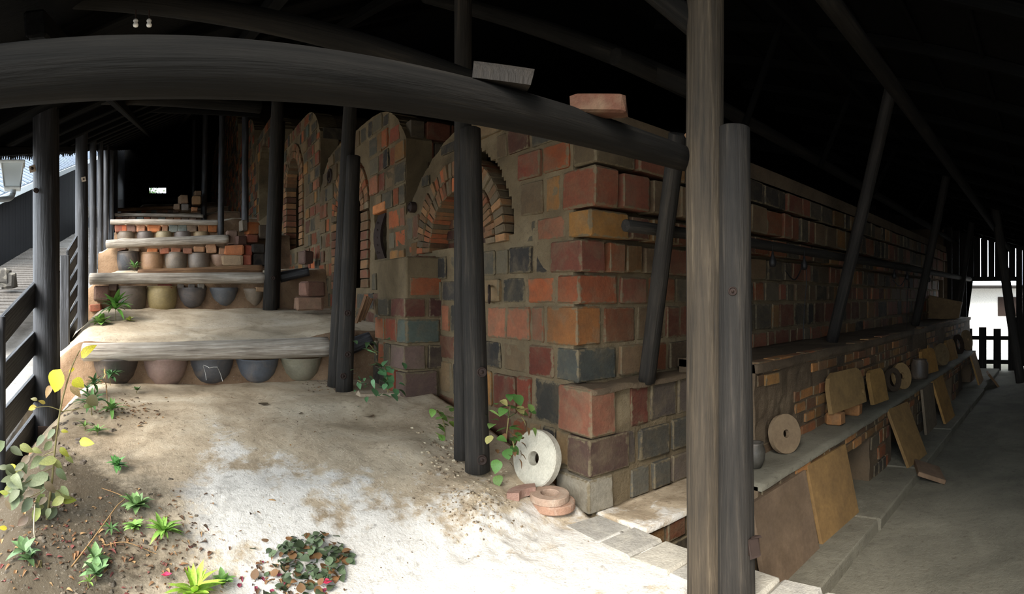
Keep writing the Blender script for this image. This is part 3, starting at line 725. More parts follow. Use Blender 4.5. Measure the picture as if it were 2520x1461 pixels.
# ------------------------------------------------------------------ loose bricks
def loose(px, py, Y, w, h, col, label, group=None, d=.17, rz=0.0, ry=0.0, name='loose_brick', part=None):
    p = atY(px, py, Y); s = Y / math.cos(az(px)) / F
    M = Matrix.Translation(p) @ Matrix.Rotation(rz, 4, 'Z') @ Matrix.Rotation(ry, 4, 'Y')
    o = brick(None, M, (w * s, d, h * s), lin(tuple(c_ * .86 for c_ in col)), name); tag(o, label, 'brick', group); return o
HP = 'loose bricks heaped beside the third log'
for a in [(577, 616, 48, 24, (214, 132, 84), 'wide orange tan brick low in the heap beside the third log', -.2),
          (572, 641, 52, 26, (190, 160, 126), 'pale chipped brick at the foot of the heap beside the third log', -.15),
          (610, 617, 20, 26, (190, 96, 72), 'narrow red brick in the middle of the heap', 0), (606, 640, 22, 26, (184, 100, 76), 'red brick at the bottom of the heap next to a black one', 0),
          (632, 612, 34, 22, (72, 66, 60), 'sooty grey brick at the right of the heap', .2), (636, 640, 32, 30, (46, 42, 40), 'black burnt brick at the bottom right of the heap', .1),
          (590, 592, 26, 22, (112, 82, 70), 'round brown stone lying on the heap', .4), (618, 588, 30, 20, (150, 84, 62), 'reddish brick in the second layer of the heap', .1),
          (570, 585, 26, 34, (140, 112, 96), 'upright greyish brick at the left of the heap', .0), (620, 563, 34, 28, (198, 118, 66), 'round orange brick crowning the heap', .3),
          (646, 570, 26, 34, (96, 84, 72), 'grey upright stone at the right of the orange brick', .1), (598, 556, 14, 26, (128, 116, 100), 'thin pale shard standing on the heap', .2)]:
    loose(a[0], a[1], 9.9 + random.uniform(-.05, .08), a[2], a[3], a[4], a[5], HP, .2, a[6])
HQ = 'rubble stones at the upper steps'
for a in [(450, 492, 20, 20, (150, 122, 96), 'tan rounded rubble block on the upper steps'), (483, 494, 22, 20, (160, 122, 84), 'large ochre rubble block beside the upper post'), (455, 511, 18, 16, (120, 112, 104), 'grey rubble block in the middle of the upper pile'),
          (437, 510, 16, 14, (130, 108, 88), 'brown rubble block at the left of the upper pile'), (478, 516, 16, 10, (190, 134, 92), 'small orange rubble brick under the upper pile'), (486, 477, 16, 12, (120, 96, 72), 'dim rubble block on top of the upper pile')]:
    loose(*a[:2], 16.2, *a[2:5], a[5], HQ, .3, random.uniform(-.3, .3))
loose(768, 711, 6.9, 54, 38, (140, 102, 84), 'rough worn brick on top of the pair by the kiln wall', 'pair of big bricks by the kiln wall', .22, .25)
loose(760, 746, 6.9, 72, 34, (158, 122, 98), 'broad tan brick at the bottom of the pair by the kiln wall', 'pair of big bricks by the kiln wall', .26, -.15)
loose(752, 634, 8.2, 26, 32, (120, 92, 80), 'squared brick jutting from the foot of the third chamber', None, .2, .3)
loose(172, 1030, 4.2, 38, 26, (120, 110, 100), 'grey stone among weeds by the first left post', None, .14, .3, name='loose_stone')
# ------------------------------------------------------------------ millstones and rings at the corner
def ring_me(R, r, th, seg=40, jit=.03, seed=0): 
    pr = [(r, 0), (R * .97, 0), (R, th * .12), (R, th * .88), (R * .96, th), (r * 1.05, th), (r, th * .9)]
    return lathe_me(pr, seg, 'ring', jit, seed, closed=True, smooth=False)
p = G(1312, 1196); rr = p.length
R_ = 66 / F * rr
nrm = Vector((-.97, -.19, .22)).normalized(); xx = Vector((0, 0, 1)).cross(nrm).normalized(); yy = nrm.cross(xx)
MS = tag(obj('grinding_wheel', ring_me(R_, R_ * .24, .065, 44, .02, 3), STONE, frame(p + yy * R_ * .98 - nrm * .03 + Vector((0.0, 0, 0)), xx, yy, nrm), None, lin((196, 190, 172))), 'pale round stone wheel with centre hole leaning at the kiln corner', 'millstone')
p = G(1362, 1250)
tag(obj('clay_ring', ring_me(.125, .05, .045, 36, .04, 5), STONE, Matrix.Translation(p + Vector((0, 0, -.006))), None, lin((170, 132, 108))), 'lower of two flat clay rings stacked by the stone wheel', 'ring', 'clay rings by the stone wheel')
tag(obj('clay_ring', ring_me(.112, .052, .042, 36, .05, 9), STONE, Matrix.Translation(p + Vector((-.02, .01, .042))) @ Matrix.Rotation(.05, 4, 'X'), None, lin((176, 148, 126))), 'upper of two flat clay rings stacked by the stone wheel', 'ring', 'clay rings by the stone wheel')
p = G(1288, 1222)
v, f = [], []
for i in range(9):
    a = 1.0 + 1.5 * i / 8
    for (r_, z_) in ((.10, 0), (.17, 0), (.17, .045), (.10, .045)): v.append((r_ * math.cos(a), r_ * math.sin(a), z_))
for i in range(8):
    for j in range(4): f.append((i * 4 + j, i * 4 + (j + 1) % 4, i * 4 + 4 + (j + 1) % 4, i * 4 + 4 + j))
f += [(0, 3, 2, 1), (32, 33, 34, 35)]
tag(obj('clay_ring_shard', mesh('shard', v, f), STONE, Matrix.Translation(p + Vector((0, -.13, .0))), None, lin((158, 124, 108))), 'broken curved shard of a clay ring on the soil', 'shard')
# ------------------------------------------------------------------ posts
def bolt(parent, p, n, r=.028):
    n = Vector(n).normalized(); x = Vector((0, 0, 1)).cross(n).normalized(); y = n.cross(x)
    obj('bolt', lathe_me([(r, -.02), (r, .004), (r * .82, .01), (r * .78, .003), (r * .3, .003), (r * .28, .014), (0, .016)], 18), IRON, frame(p, x, y, n), parent)
def plate(parent, p, n, s=.05):
    n = Vector(n).normalized(); x = Vector((0, 0, 1)).cross(n).normalized(); y = n.cross(x)
    o = obj('bolt_plate', box_me(s, s, .008, .002), STONE, frame(p, x, y, n) @ Matrix.Rotation(.2, 4, 'Z'), parent, lin((150, 132, 112)))
    obj('nut', lathe_me([(.012, 0), (.012, .016), (0, .018)], 6), IRON, frame(p, x, y, n), o)
def face_cam(p): return Vector((-p[0], -p[1], 0)).normalized()
# right foreground double post
b0 = Vector((1.93, 1.33, -1.66))
PO = empty('double_post', b0, 'big foreground double timber post right of the kiln corner', 'post', 'timber posts carrying the shed roof')
pr = lambda px, py, r: at(px, py, r)
log('post_timber', pr(1738, 1722, 2.36), pr(1735, -60, 2.36), .082, .078, W_POST2, PO, seg=20, rings=30, wob=.03)
log('post_splint', pr(1812, 1734, 2.33), pr(1806, 316, 2.33), .082, .066, W_POST, PO, seg=20, rings=24, wob=.03)
bolt(PO, pr(1803, 716, 2.262), face_cam(pr(1803, 716, 2.26)), .018)
obj('lead_patch', box_me(.045, .02, .07, .006, 'lead_patch', .01), IRON, frame(pr(1858, 1345, 2.27), (.8, -.6, 0), (.6, .8, 0), (0, 0, 1)), PO)
# diagonal brace on the right post
log('brace', pr(1690, 330, 2.42), pr(1752, 430, 2.36), .012, .012, W_BROWN, PO)
# middle double post
PM = empty('double_post', G(1165, 1148), 'middle double timber post standing before the arched kiln door', 'post', 'timber posts carrying the shed roof')
log('post_timber', pr(1137, 1128, 3.45), pr(1140, -40, 3.45), .05, .055, W_POST, PM, seg=16, rings=26, wob=.03)
log('post_splint', pr(1175, 1158, 3.36), pr(1157, 318, 3.36), .075, .062, W_POST, PM, seg=18, rings=22, wob=.04)
for py in (915, 1131): bolt(PM, pr(1186, py, 3.29), face_cam(pr(1186, py, 3.3)), .03)
# third double post (by the lowest step)
P3 = empty('double_post', pr(838, 958, 4.95), 'grey double timber post at the right end of the lowest log', 'post', 'timber posts carrying the shed roof')
log('post_timber', pr(825, 950, 5.06), pr(864, 225, 5.06), .072, .06, W_POST, P3, seg=16, rings=22, wob=.04)
log('post_splint', pr(847, 962, 4.96), pr(870, 385, 4.96), .078, .060, W_POST, P3, seg=16, rings=22, wob=.06)
for px, py in ((855, 770), (856, 872), (845, 925)): bolt(P3, pr(px, py, 4.885), face_cam(pr(px, py, 4.9)), .028)
def rpost(pxb, pyb, pxt, pyt, r, w, label, extra=None, mat=W_POST):
    k = empty('timber_post', pr(pxb, pyb, r), label, 'post', 'timber posts carrying the shed roof')
    log('post_timber', pr(pxb, pyb + 8, r), pr(pxt, pyt, r), w / 2 / F * r, w / 2.3 / F * r, mat, k, seg=14, rings=18, wob=.04)
    if extra: log('post_splint', pr(pxb + extra[0], pyb, r + .1), pr(pxt + extra[1], extra[2], r + .1), w / 2.2 / F * r, w / 2.4 / F * r, mat, k, seg=12)
    return k
k = rpost(664, 757, 684, 240, 7.55, 36, 'slim leaning post rising from the second step', (8, 4, 300)); bolt(k, pr(672, 684, 7.45), face_cam(pr(672, 684, 7.4)), .03)
rpost(603, 560, 604, 250, 12.2, 18, 'dark thin post behind the brick heap', None, W_BLACK)
rpost(543, 580, 547, 230, 13.3, 16, 'dark thin post at the right end of the fourth step', None, W_BLACK)
rpost(501, 540, 506, 260, 16.6, 15, 'dim thin post beside the upper rubble', None, W_BLACK)
rpost(476, 500, 478, 290, 20, 11, 'farthest dim post on the right of the stairs', None, W_BLACK)
# left row of posts
def lpost(px, w, yb, yt, r, label, mat=W_BLACK, lean=0):
    k = empty('railing_post', pr(px, yb, r), label, 'post', 'round posts along the left railing')
    log('post_timber', pr(px + lean, yb, r), pr(px, yt, r), w / 2 / F * r, w / 2.25 / F * r, mat, k, seg=18, rings=26, wob=.03)
    return k
k = lpost(110, 66, 1215, 215, 4.6, 'thick round black post nearest on the left railing', lean=4); plate(k, pr(80, 415, 4.53), (-.2, -1, 0), .055); bolt(k, pr(88, 468, 4.5), (-.1, -1, 0), .02)
obj('bracket', box_me(.09, .012, .09, .006), IRON, frame(pr(106, 1062, 4.48), (.98, .2, 0), (-.2, .98, 0), (0, 0, 1)), k)
log('post_backer', pr(132, 1180, 4.75), pr(128, 230, 4.75), .06, .06, W_BLACK, k)
k = lpost(201, 34, 868, 235, 7.4, 'second round black post from the left edge beside zigzag rail ends'); plate(k, pr(206, 441, 7.3), (-.1, -1, 0), .06)
for (px, w, r, nm) in ((229, 19, 9.6, 'third'), (247, 15, 11.6, 'fourth'), (261, 13, 13.6, 'fifth'), (274, 12, 15.6, 'sixth'), (285, 10, 18, 'seventh')):
    lpost(px, w, 690 - (r - 9.6) * 14, 290, r, nm + ' round post along the left railing, silvery in side light')
# ------------------------------------------------------------------ left railing boards
RL = empty('slatted_railing', (-1.1, 4.3, -1.2), 'dark slanting board railing in the near left corner', 'railing')
for (ya, yb, wa, wb) in [(772, 692, 96, 74), (893, 812, 86, 72), (1015, 915, 92, 82), (1128, 1010, 96, 84), (1240, 1098, 92, 78), (1356, 1190, 90, 70)]:
    p0 = atX(-34, ya + 36 + wa / 2, -1.08); p1 = atX(92, yb - 14 + wb / 2, -1.02)
    beam('rail_board', p0, p1, .03, wb * .85 / F * 4.2, W_BLACK, RL, .004)
log('rail_stake', (-1.04, 3.56, -1.75), (-1.04, 3.56, -.13), .035, .032, W_BLACK, RL)
R2 = empty('slatted_railing', (-1.2, 6.0, -.6), 'second bay of board railing seen end on between the left posts', 'railing')
for q in range(7):
    yb_ = 598 + q * 40
    p0 = at(166, yb_ + 34, 6.3); p1 = at(188, yb_ - 4, 7.2)
    beam('rail_board', p0, p1, .03, .15, W_BLACK, R2, .004, roll=.05)
beam('rail_stake', at(160, 950, 6.2), at(160, 628, 6.2), .10, .06, W_BLACK, R2)
# ------------------------------------------------------------------ lantern
LN = empty('lantern', at(30, 470, 4.1), 'pale box lantern on a bent pipe at the far left', 'lamp')
lc = at(30, 434, 4.1); wq = 23 / F * 4.1; hq = 27 / F * 4.1
v = []
for z, s in ((-hq, .82), (hq, 1.12)):
    for sx, sy in ((-1, -1), (1, -1), (1, 1), (-1, 1)): v.append((sx * wq * s, sy * wq * s, z))
obj('glass_shade', mesh('glass_shade', v, [(0, 1, 5, 4), (1, 2, 6, 5), (2, 3, 7, 6), (3, 0, 4, 7), (3, 2, 1, 0), (4, 5, 6, 7)]), GLASS, Matrix.Translation(lc) @ Matrix.Rotation(.25, 4, 'Z'), LN)
obj('cap', box_me(wq * 2.75, wq * 2.75, .022, .006), ENAM, Matrix.Translation(lc + Vector((0, 0, hq + .012))) @ Matrix.Rotation(.25, 4, 'Z'), LN)
obj('base_rim', box_me(wq * 1.8, wq * 1.8, .016, .004), ENAM, Matrix.Translation(lc - Vector((0, 0, hq + .01))) @ Matrix.Rotation(.25, 4, 'Z'), LN)
for sx, sy in ((-1, -1), (1, -1), (1, 1), (-1, 1)):
    R0 = Matrix.Rotation(.25, 4, 'Z')
    obj('frame_bar', tube_me([lc + R0 @ Vector((sx * wq * .83, sy * wq * .83, -hq)), lc + R0 @ Vector((sx * wq * 1.13, sy * wq * 1.13, hq))], .006, 6), ENAM, None, LN)
obj('pipe_arm', tube_me(spline([at(32, 462, 4.1), at(32, 474, 4.1), at(26, 486, 4.08), at(10, 490, 4.05), at(-40, 492, 4.0), at(-90, 492, 3.9)], 6), .021, 12), PIPE, None, LN)
# ------------------------------------------------------------------ roof
def eaveZ(y): return 1.58 + .26 * (y - 5.7)
def roofZ(x, y): return eaveZ(y) + .40 * (x + 1.5)
CA = empty('ceiling_stair_roof', (0, 12, 3), 'sooty underside of the shed roof over the stairway', 'roof', kind='structure')
def quadslab(name, pts, th, mat, parent):
    v = [Vector(p) for p in pts]; v += [p + Vector((0, 0, th)) for p in v[:4]]
    return obj(name, mesh(name, v, [(3, 2, 1, 0), (4, 5, 6, 7), (0, 1, 5, 4), (1, 2, 6, 5), (2, 3, 7, 6), (3, 0, 4, 7)]), mat, None, parent)
quadslab('roof_boards', [(-1.6, 1.2, roofZ(-1.6, 1.2)), (3.2, 1.2, roofZ(3.2, 1.2)), (3.2, 27, roofZ(3.2, 27)), (-1.6, 27, roofZ(-1.6, 27))], .06, W_ROOF, CA)
quadslab('roof_boards', [(3.2, 1.7, roofZ(3.2, 1.7)), (14, 1.7, roofZ(3.2, 1.7) + .1), (14, 27, roofZ(3.2, 27)), (3.2, 27, roofZ(3.2, 27))], .06, W_ROOF, CA)
y = 2.4
while y < 26:
    beam('rafter', (-1.62, y, roofZ(-1.62, y) - .05), (3.2, y, roofZ(3.2, y) - .05), .08, .09, W_ROOF, CA); y += 1.15
for x in (-1.35, -.4, .6, 1.7):
    beam('purlin', (x, 1.75, roofZ(x, 1.75) - .13), (x, 26.5, roofZ(x, 26.5) - .13), .07, .08, W_ROOF, CA)
y = 2.0; rt = random.Random(3)
while y < 12:       # pointed shingle ends along the eave
    w = .085; z = roofZ(-1.62, y) + .02; d = rt.uniform(.10, .16)
    v = [(-1.62, y, z), (-1.62, y + w, z + .02), (-1.62, y + w * .8, z - d * .6), (-1.62, y + w * .45, z - d), (-1.62, y + w * .1, z - d * .4)]
    v2 = [(q[0] - .014, q[1], q[2]) for q in v]
    obj('shingle', mesh('shingle', v + v2, [(0, 1, 2, 3, 4), (9, 8, 7, 6, 5)] + [(i, 5 + i, 5 + (i + 1) % 5, (i + 1) % 5) for i in range(5)]), W_ROOF, None, CA); y += w * 1.15
CR = empty('ceiling_aisle_roof', (7, 1, 1.5), 'dark shingle roof sloping low over the right aisle', 'roof', kind='structure')
def rz2(x, y): return 1.6 + .3 * y - .055 * (x - 2)
for (xa, xb, ya, yb) in ((2.0, 14, -2.0, 3.4), (.2, 2.0, -2.0, 1.35)):  # second strip is unseen, added overhead to keep daylight off the aisle floor
    quadslab('roof_boards', [(xa, ya, rz2(xa, ya)), (xb, ya, rz2(xb, ya)), (xb, yb, rz2(xb, yb)), (xa, yb, rz2(xa, yb))], .05, W_ROOF, CR)
for i in range(16):
    x = 2.3 + i * .75; beam('rafter', (x, -2.0, rz2(x, -2.0) - .05), (x + .1, 3.3, rz2(x, 3.3) - .05), .06, .08, W_ROOF, CR)
for i in range(11):
    y = -1.6 + i * .42; beam('batten', (2.05, y, rz2(2.05, y) - .015), (13.9, y, rz2(13.9, y) - .015), .03, .05, W_ROOF, CR)
# gable between the two roofs and an unseen wall added to block light from the aisle
quadslab('gable_boards', [(2.0, 1.72, 1.9), (14, 1.72, 1.6), (14, 1.76, 1.6), (2.0, 1.76, 1.9)], 1.2, W_ROOF, CA)
tag(beam('wall_light_block', (.4, -1.9, -.3), (14.2, -1.9, -.3), .06, 2.8, W_GATE), 'unseen dark plank wall added to keep light out of the aisle', 'wall', kind='structure')
# outer uphill walls
tag(beam('wall_back', (-2.8, 26.6, 7.4), (14, 26.6, 7.4), .08, 4.6, W_ROOF), 'dark back wall above the opening at the head of the stairs', 'wall', kind='structure')
tag(beam('wall_back', (-2.8, 26.6, 3.9), (14, 26.6, 3.9), .08, 1.9, W_ROOF), 'dark back wall below the opening at the head of the stairs', 'wall', kind='structure')
tag(beam('wall_back', (-2.8, 26.6, 5.0), (-.62, 26.6, 5.0), .08, .4, W_ROOF), 'dark back wall left of the opening at the stair head', 'wall', kind='structure')
tag(beam('wall_back', (.16, 26.6, 5.0), (14, 26.6, 5.0), .08, .4, W_ROOF), 'dark back wall right of the opening at the stair head', 'wall', kind='structure')
tag(beam('wall_right', (14.0, 1.7, 3.0), (14.0, 27, 6.5), .06, 9.0, W_ROOF), 'dark wall closing the far side above the kiln', 'wall', kind='structure')
tag(beam('wall_left', (-1.6, 15.0, 3.4), (-1.8, 26.6, 6.2), .05, 4.6, W_BLACK), 'dark boarding on the left of the upper stairs', 'wall', kind='structure')
# ------------------------------------------------------------------ beams
def B(name, p0, p1, r0, r1, label, mat=W_BEAM, **k):
    k.setdefault('rings', 24); return tag(log(name, p0, p1, r0, r1, mat, **k), label, 'beam', 'roof timbers')
B('tie_beam', (-2.0, 1.37, .56), (1.88, 1.44, .575), .098, .050, 'big curved looking tie beam crossing overhead to the right post', seg=20, rings=40, wob=.05)
B('tie_beam', (-1.4, 2.2, 1.30), (1.7, 2.2, .93), .045, .045, 'thinner beam above and behind the big tie beam', W_BEAM)
B('cross_beam', atY(250, 240, 5.6), atY(640, 262, 5.8), .07, .07, 'dim cross beam over the lowest step', W_BEAM)
B('cross_beam', atY(300, 262, 8.5), atY(640, 275, 8.5), .09, .09, 'dim cross beam over the second step', W_ROOF)
B('purlin', atX(845, 40, 2.0), atX(1000, -20, 2.0), .05, .05, 'sloping brace timber above the middle of the tie beam', W_BEAM)
B('purlin', (2.1, 1.05, 1.42), (13.5, 1.05, 1.05), .05, .05, 'long diagonal looking purlin in the upper right', W_BEAM)
B('wall_plate', (2.3, 2.25, 1.36), (12.8, 2.25, 1.22), .05, .05, 'dark wall plate above the front kiln wall', W_BEAM)
B('collar_beam', atX(1050, -10, 2.05), at(1700, 215, 3.4), .06, .06, 'dark beam running back above the nearest chamber', W_BEAM)
B('knee_brace', at(1590, -30, 2.4), at(1712, 60, 2.38), .04, .055, 'knee brace joining the right post near the top', W_BEAM)
for i, (x, dz) in enumerate(((3.6, .5), (5.0, .45), (6.6, .42), (8.6, .38), (10.6, .34))):
    B('short_strut', (x, 2.2, 1.25), (x + .05, 1.9, rz2(x, 1.9) - .06), .025, .025, ['first', 'second', 'third', 'fourth', 'fifth'][i] + ' short strut along the aisle roof, counted from the right post', W_ROOF, rings=6)
# things lying on the tie beam
q = at(1236, 192, 1.68)
v, f, n = [], [], 9
for xq in (-.088, .08):
    for i in range(n):
        a = math.pi * (.08 + .92 * i / (n - 1)); v.append((xq + .012 * math.sin(a) * (1 if xq > 0 else 0), .05 * math.cos(a), .066 * math.sin(a) - .028))
for i in range(n - 1): f.append((i, i + 1, n + i + 1, n + i))
f += [tuple(range(n))[::-1], tuple(n + i for i in range(n)), (0, n, 2 * n - 1, n - 1)]
tag(obj('wood_offcut', mesh('wood_offcut', v, f), W_OFF, frame(q, (.88, -.47, -.09), (.47, .88, 0), (.08, -.04, 1))), 'half round wood offcut lying on the tie beam', 'wood block')
q = at(1474, 262, 1.92)
tag(brick(None, frame(q, (.72, -.69, -.0), (.69, .72, 0), (0, 0, 1)), (.19, .09, .062), lin((74, 42, 24)), 'loose_brick'), 'single orange brick lying on the tie beam', 'brick')
for i, (px, py) in enumerate(((334, 57), (367, 57))):
    k = empty('insulator', at(px, py, 2.15), ['left', 'right'][i] + ' white porcelain cable insulator above the tie beam', 'insulator', 'porcelain insulators')
    obj('knob', lathe_me([(0, .014), (.008, .014), (.010, .008), (.007, .002), (.011, -.006), (.009, -.012), (0, -.012)], 14), WHITE, Matrix.Translation(at(px, py, 2.15)), k)
    obj('screw', lathe_me([(.003, 0), (.003, .05)], 6), IRON, Matrix.Translation(at(px, py, 2.15)), k)
# ------------------------------------------------------------------ poles against the right wall
def pole(p0, p1, r, label, mat=W_GATE):
    return tag(log('support_pole', p0, p1, r, r * .9, mat, rings=20, wob=.04), label, 'pole', 'poles leaning by the right kiln wall')
pole(at(1592, 935, 3.62), at(1668, 330, 3.0), .055, 'dark pole leaning on the plinth left of the big post', W_POST)
pole((5.05, 2.1, -.42), at(2196, 205, 4.75), .06, 'dark pole leaning on the ledge in the middle of the right wall')
pole((8.3, 2.1, -.42), at(2336, 400, 8.0), .065, 'dark pole leaning on the ledge near the end of the wall')
pole((11.6, 2.05, -.42), at(2402, 480, 11.6), .07, 'dark pole at the far end of the kiln wall')
pole(at(2512, 940, 9.5), at(2438, 440, 9.5), .085, 'slanting pale post by the bright gateway', W_POST)
HPOLE = tag(log('hanging_pole', (2.32, 2.19, .40), (12.6, 1.93, .40), .036, .05, W_POST, rings=40, wob=.06), 'long horizontal pole hung across the right kiln wall', 'pole')
def hyp(px): # point of the horizontal pole at a pixel column
    a = az(px); t = 0
    for i in range(400):
        x = 2.32 + 10.28 * i / 400; y_ = 2.19 - .26 * i / 400
        if math.atan2(x, y_) >= a: return Vector((x, y_, .40))
    return Vector((12, 1.95, .4))
for px, lab in ((1886, 'black lamp socket hanging from the pole next to the big post'), (1963, 'black lamp socket with a long cord on the pole'), (2190, 'small black socket in the middle of the pole'), (2222, 'black socket with a cord to the ledge'), (2278, 'far black socket left of the thin pole')):
    q = hyp(px) - Vector((0, .05, .02)); k = empty('lamp_socket', q, lab, 'socket', 'lamp sockets on the long pole')
    obj('socket_body', lathe_me([(0, 0), (.008, 0), (.012, -.03), (.026, -.06), (.03, -.09), (.022, -.115), (0, -.12)], 14), CORD, Matrix.Translation(q - Vector((0, 0, .03))), k)
    obj('hanger', tube_me([q + Vector((0, 0, .02)), q - Vector((0, 0, .04))], .004, 6), CORD, None, k)
    if px in (1963, 2222):
        zt = -.36 if px == 1963 else -.9
        obj('cord', tube_me(spline([q - Vector((0, 0, .06)), q + Vector((.03, -.01, -.2)), q + Vector((0, 0, -.5)), Vector((q.x - .02, q.y, zt))], 6), .004, 6), CORD, None, k)
        l = hyp(px - (44 if px == 1963 else 34)) - Vector((0, .05, .17))
        obj('loop_cord', tube_me(spline([q - Vector((0, 0, .08)), lerp(q, l, .5) - Vector((0, 0, .16)), l - Vector((0, 0, .02))], 8), .006, 6), CORD, None, k)
# ------------------------------------------------------------------ kiln furniture on the bench
BZ = -1.035
def leanM(x, y, z, lean, yaw=0.0, side=0.0): return Matrix.Translation((x, y, z)) @ Matrix.Rotation(yaw, 4, 'Z') @ Matrix.Rotation(-lean, 4, 'X') @ Matrix.Rotation(side, 4, 'Y')
def disc(x, y, R, r, th, lean, yaw, col, label, holes=None, z=BZ):
    hs = [circle(r, 12)] if holes is None else [circle(h[2], 10, h[0], h[1]) for h in holes]
    me = extrude_me([(a, b + R) for a, b in circle(R, 30, jit=.008)], [[(a, b + R) for a, b in h] for h in hs], th, 'disc')
    return tag(obj('clay_disc', me, SLABM, leanM(x, y, z, lean, yaw), None, lin(col)), label, 'disc', 'clay discs on the brick bench')
def slab(x, y, w, h, th, lean, yaw, col, label, z=BZ, side=0.0, top=.25, hole=None, grp='clay slabs on the brick bench', name='kiln_slab'):
    c = top * w
    o = [(-w / 2, 0), (w / 2, 0), (w / 2, h - c), (w / 2 - c * .3, h - c * .35), (w / 2 - c, h), (-w / 2 + c, h), (-w / 2 + c * .3, h - c * .35), (-w / 2, h - c)] if top else [(-w / 2, 0), (w / 2, 0), (w / 2, h), (-w / 2, h)]
    me = extrude_me(o, [hole] if hole else [], th, 'slab')
    return tag(obj(name, me, SLABM, leanM(x, y, z, lean, yaw, side), None, lin(col)), label, 'slab', grp)
def benchX(px, Y): return Y * math.tan(az(px))
disc(benchX(1936, 1.72), 1.70, .13, .028, .035, .22, -.35, (128, 108, 84), 'clay disc with centre hole nearest on the bench')
tag(obj('clay_jar', lathe_me([(0, 0), (.04, 0), (.06, .05), (.065, .10), (.05, .14), (.055, .15), (.04, .15), (.04, .06), (0, .03)], 24), CLAY, Matrix.Translation((benchX(1858, 1.75), 1.75, BZ)), None, lin((70, 66, 58))), 'dark round pot on the bench half hidden by the big post', 'pot')
xb = benchX(2088, 1.72)
slab(xb, 1.70, .62, .32, .04, .16, -.12, (140, 112, 72), 'wide arch topped clay slab propped over a gap on the bench', z=BZ + .10, hole=circle(.025, 10, .26, .10), top=.18)
for dx in (-.22, .2): tag(brick(None, Matrix.Translation((xb + dx, 1.75, BZ + .05)), (.1, .14, .1), lin((150, 104, 62)), 'prop_brick'), 'yellowish prop brick under the %s side of the wide slab' % ('left' if dx < 0 else 'right'), 'brick')
slab(benchX(2168, 1.7), 1.69, .32, .33, .045, .2, -.15, (150, 116, 68), 'narrow round shouldered clay slab right of the wide one', top=.22)
disc(benchX(2219, 1.72), 1.68, .15, .04, .04, .25, -.45, (136, 110, 74), 'large clay disc with centre hole mid bench')
disc(benchX(2203, 1.74), 1.74, .13, .08, .04, .12, -.4, (70, 58, 46), 'dark clay ring behind the large disc')
tag(obj('clay_jar', lathe_me([(x_ * .8, z_ * .72) for x_, z_ in [(0, 0), (.13, 0), (.14, .05), (.14, .27), (.11, .32), (.12, .34), (.09, .34), (.09, .1), (0, .05)]], 24), CLAY, Matrix.Translation((benchX(2261, 1.73), 1.72, BZ)), None, lin((66, 56, 46))), 'dark cylindrical jar among the slabs on the bench', 'jar')
slab(benchX(2291, 1.7), 1.68, .44, .34, .05, .22, -.2, (168, 126, 70), 'tan clay slab left of the disc with two holes', top=.2)
disc(benchX(2318, 1.72), 1.68, .17, .03, .05, .22, -.45, (128, 108, 78), 'clay disc with two holes', holes=[(.06, .02, .035), (-.06, -.08, .035)])
slab(benchX(2345, 1.7), 1.68, .5, .34, .05, .22, -.1, (164, 126, 74), 'tan clay slab right of the disc with two holes', top=.2)
disc(benchX(2366, 1.72), 1.72, .18, .11, .05, .2, -.3, (60, 48, 38), 'sooty clay ring near the far end of the bench')
disc(benchX(2382, 1.72), 1.68, .2, .035, .05, .2, -.3, (140, 116, 84), 'farthest clay disc at the end of the bench')
# slabs leaning against the bench front
GL = 'kiln shelves leaning on the bench front'
KZ = -1.575
slab(2.93, 1.44, .66, .49, .03, .20, 0, (118, 98, 78), 'large gritty shelf board leaning nearest against the bench', KZ, 0, 0, None, GL, 'kiln_shelf')
slab(3.62, 1.43, .60, .50, .025, .22, -.05, (136, 106, 66), 'smooth tan shelf board leaning next to the large gritty one', KZ, 0, 0, None, GL, 'kiln_shelf')
slab(5.32, 1.31, .50, .56, .03, .40, -.10, (138, 108, 68), 'big tan shelf board tilted over a dark opening', KZ, .02, 0, None, GL, 'kiln_shelf')
slab(6.6, 1.46, .55, .52, .03, .10, .0, (116, 102, 84), 'grey shelf board upright in the bench opening', KZ, 0, 0, None, GL, 'kiln_shelf')
slab(7.15, 1.34, .50, .56, .03, .30, -.05, (158, 120, 68), 'tan shelf board tilted right of the grey upright one', KZ, -.03, 0, None, GL, 'kiln_shelf')
slab(9.4, 1.60, .5, .42, .03, .1, .0, (84, 72, 60), 'dark shelf board inside the last bench opening', KZ, 0, 0, None, GL, 'kiln_shelf')
slab(10.35, 1.36, .58, .56, .03, .28, .0, (156, 120, 70), 'farthest tan shelf board at the end of the bench', KZ, -.05, 0, None, GL, 'kiln_shelf')
tag(obj('shelf_offcut', box_me(.42, .26, .04, .004), SLABM, Matrix.Translation((5.1, 1.16, -1.60)) @ Matrix.Rotation(.35, 4, 'Z') @ Matrix.Rotation(.35, 4, 'X'), None, lin((124, 100, 78))), 'small broken shelf piece lying on the kerb edge', 'slab')
tag(obj('shelf_offcut', box_me(.5, .3, .04, .004), SLABM, Matrix.Translation((10.7, 1.2, -1.55)) @ Matrix.Rotation(.2, 4, 'Z') @ Matrix.Rotation(.9, 4, 'X'), None, lin((128, 100, 70))), 'small shelf piece propped at the end of the kerb', 'slab')
tag(obj('kiln_tile', box_me(.10, .7, .45, .01), SLABM, Matrix.Translation((11.2, 2.25, -.25)) @ Matrix.Rotation(.2, 4, 'X'), None, lin((120, 98, 70))), 'tile leaning on the ledge near the far wall end', 'tile')
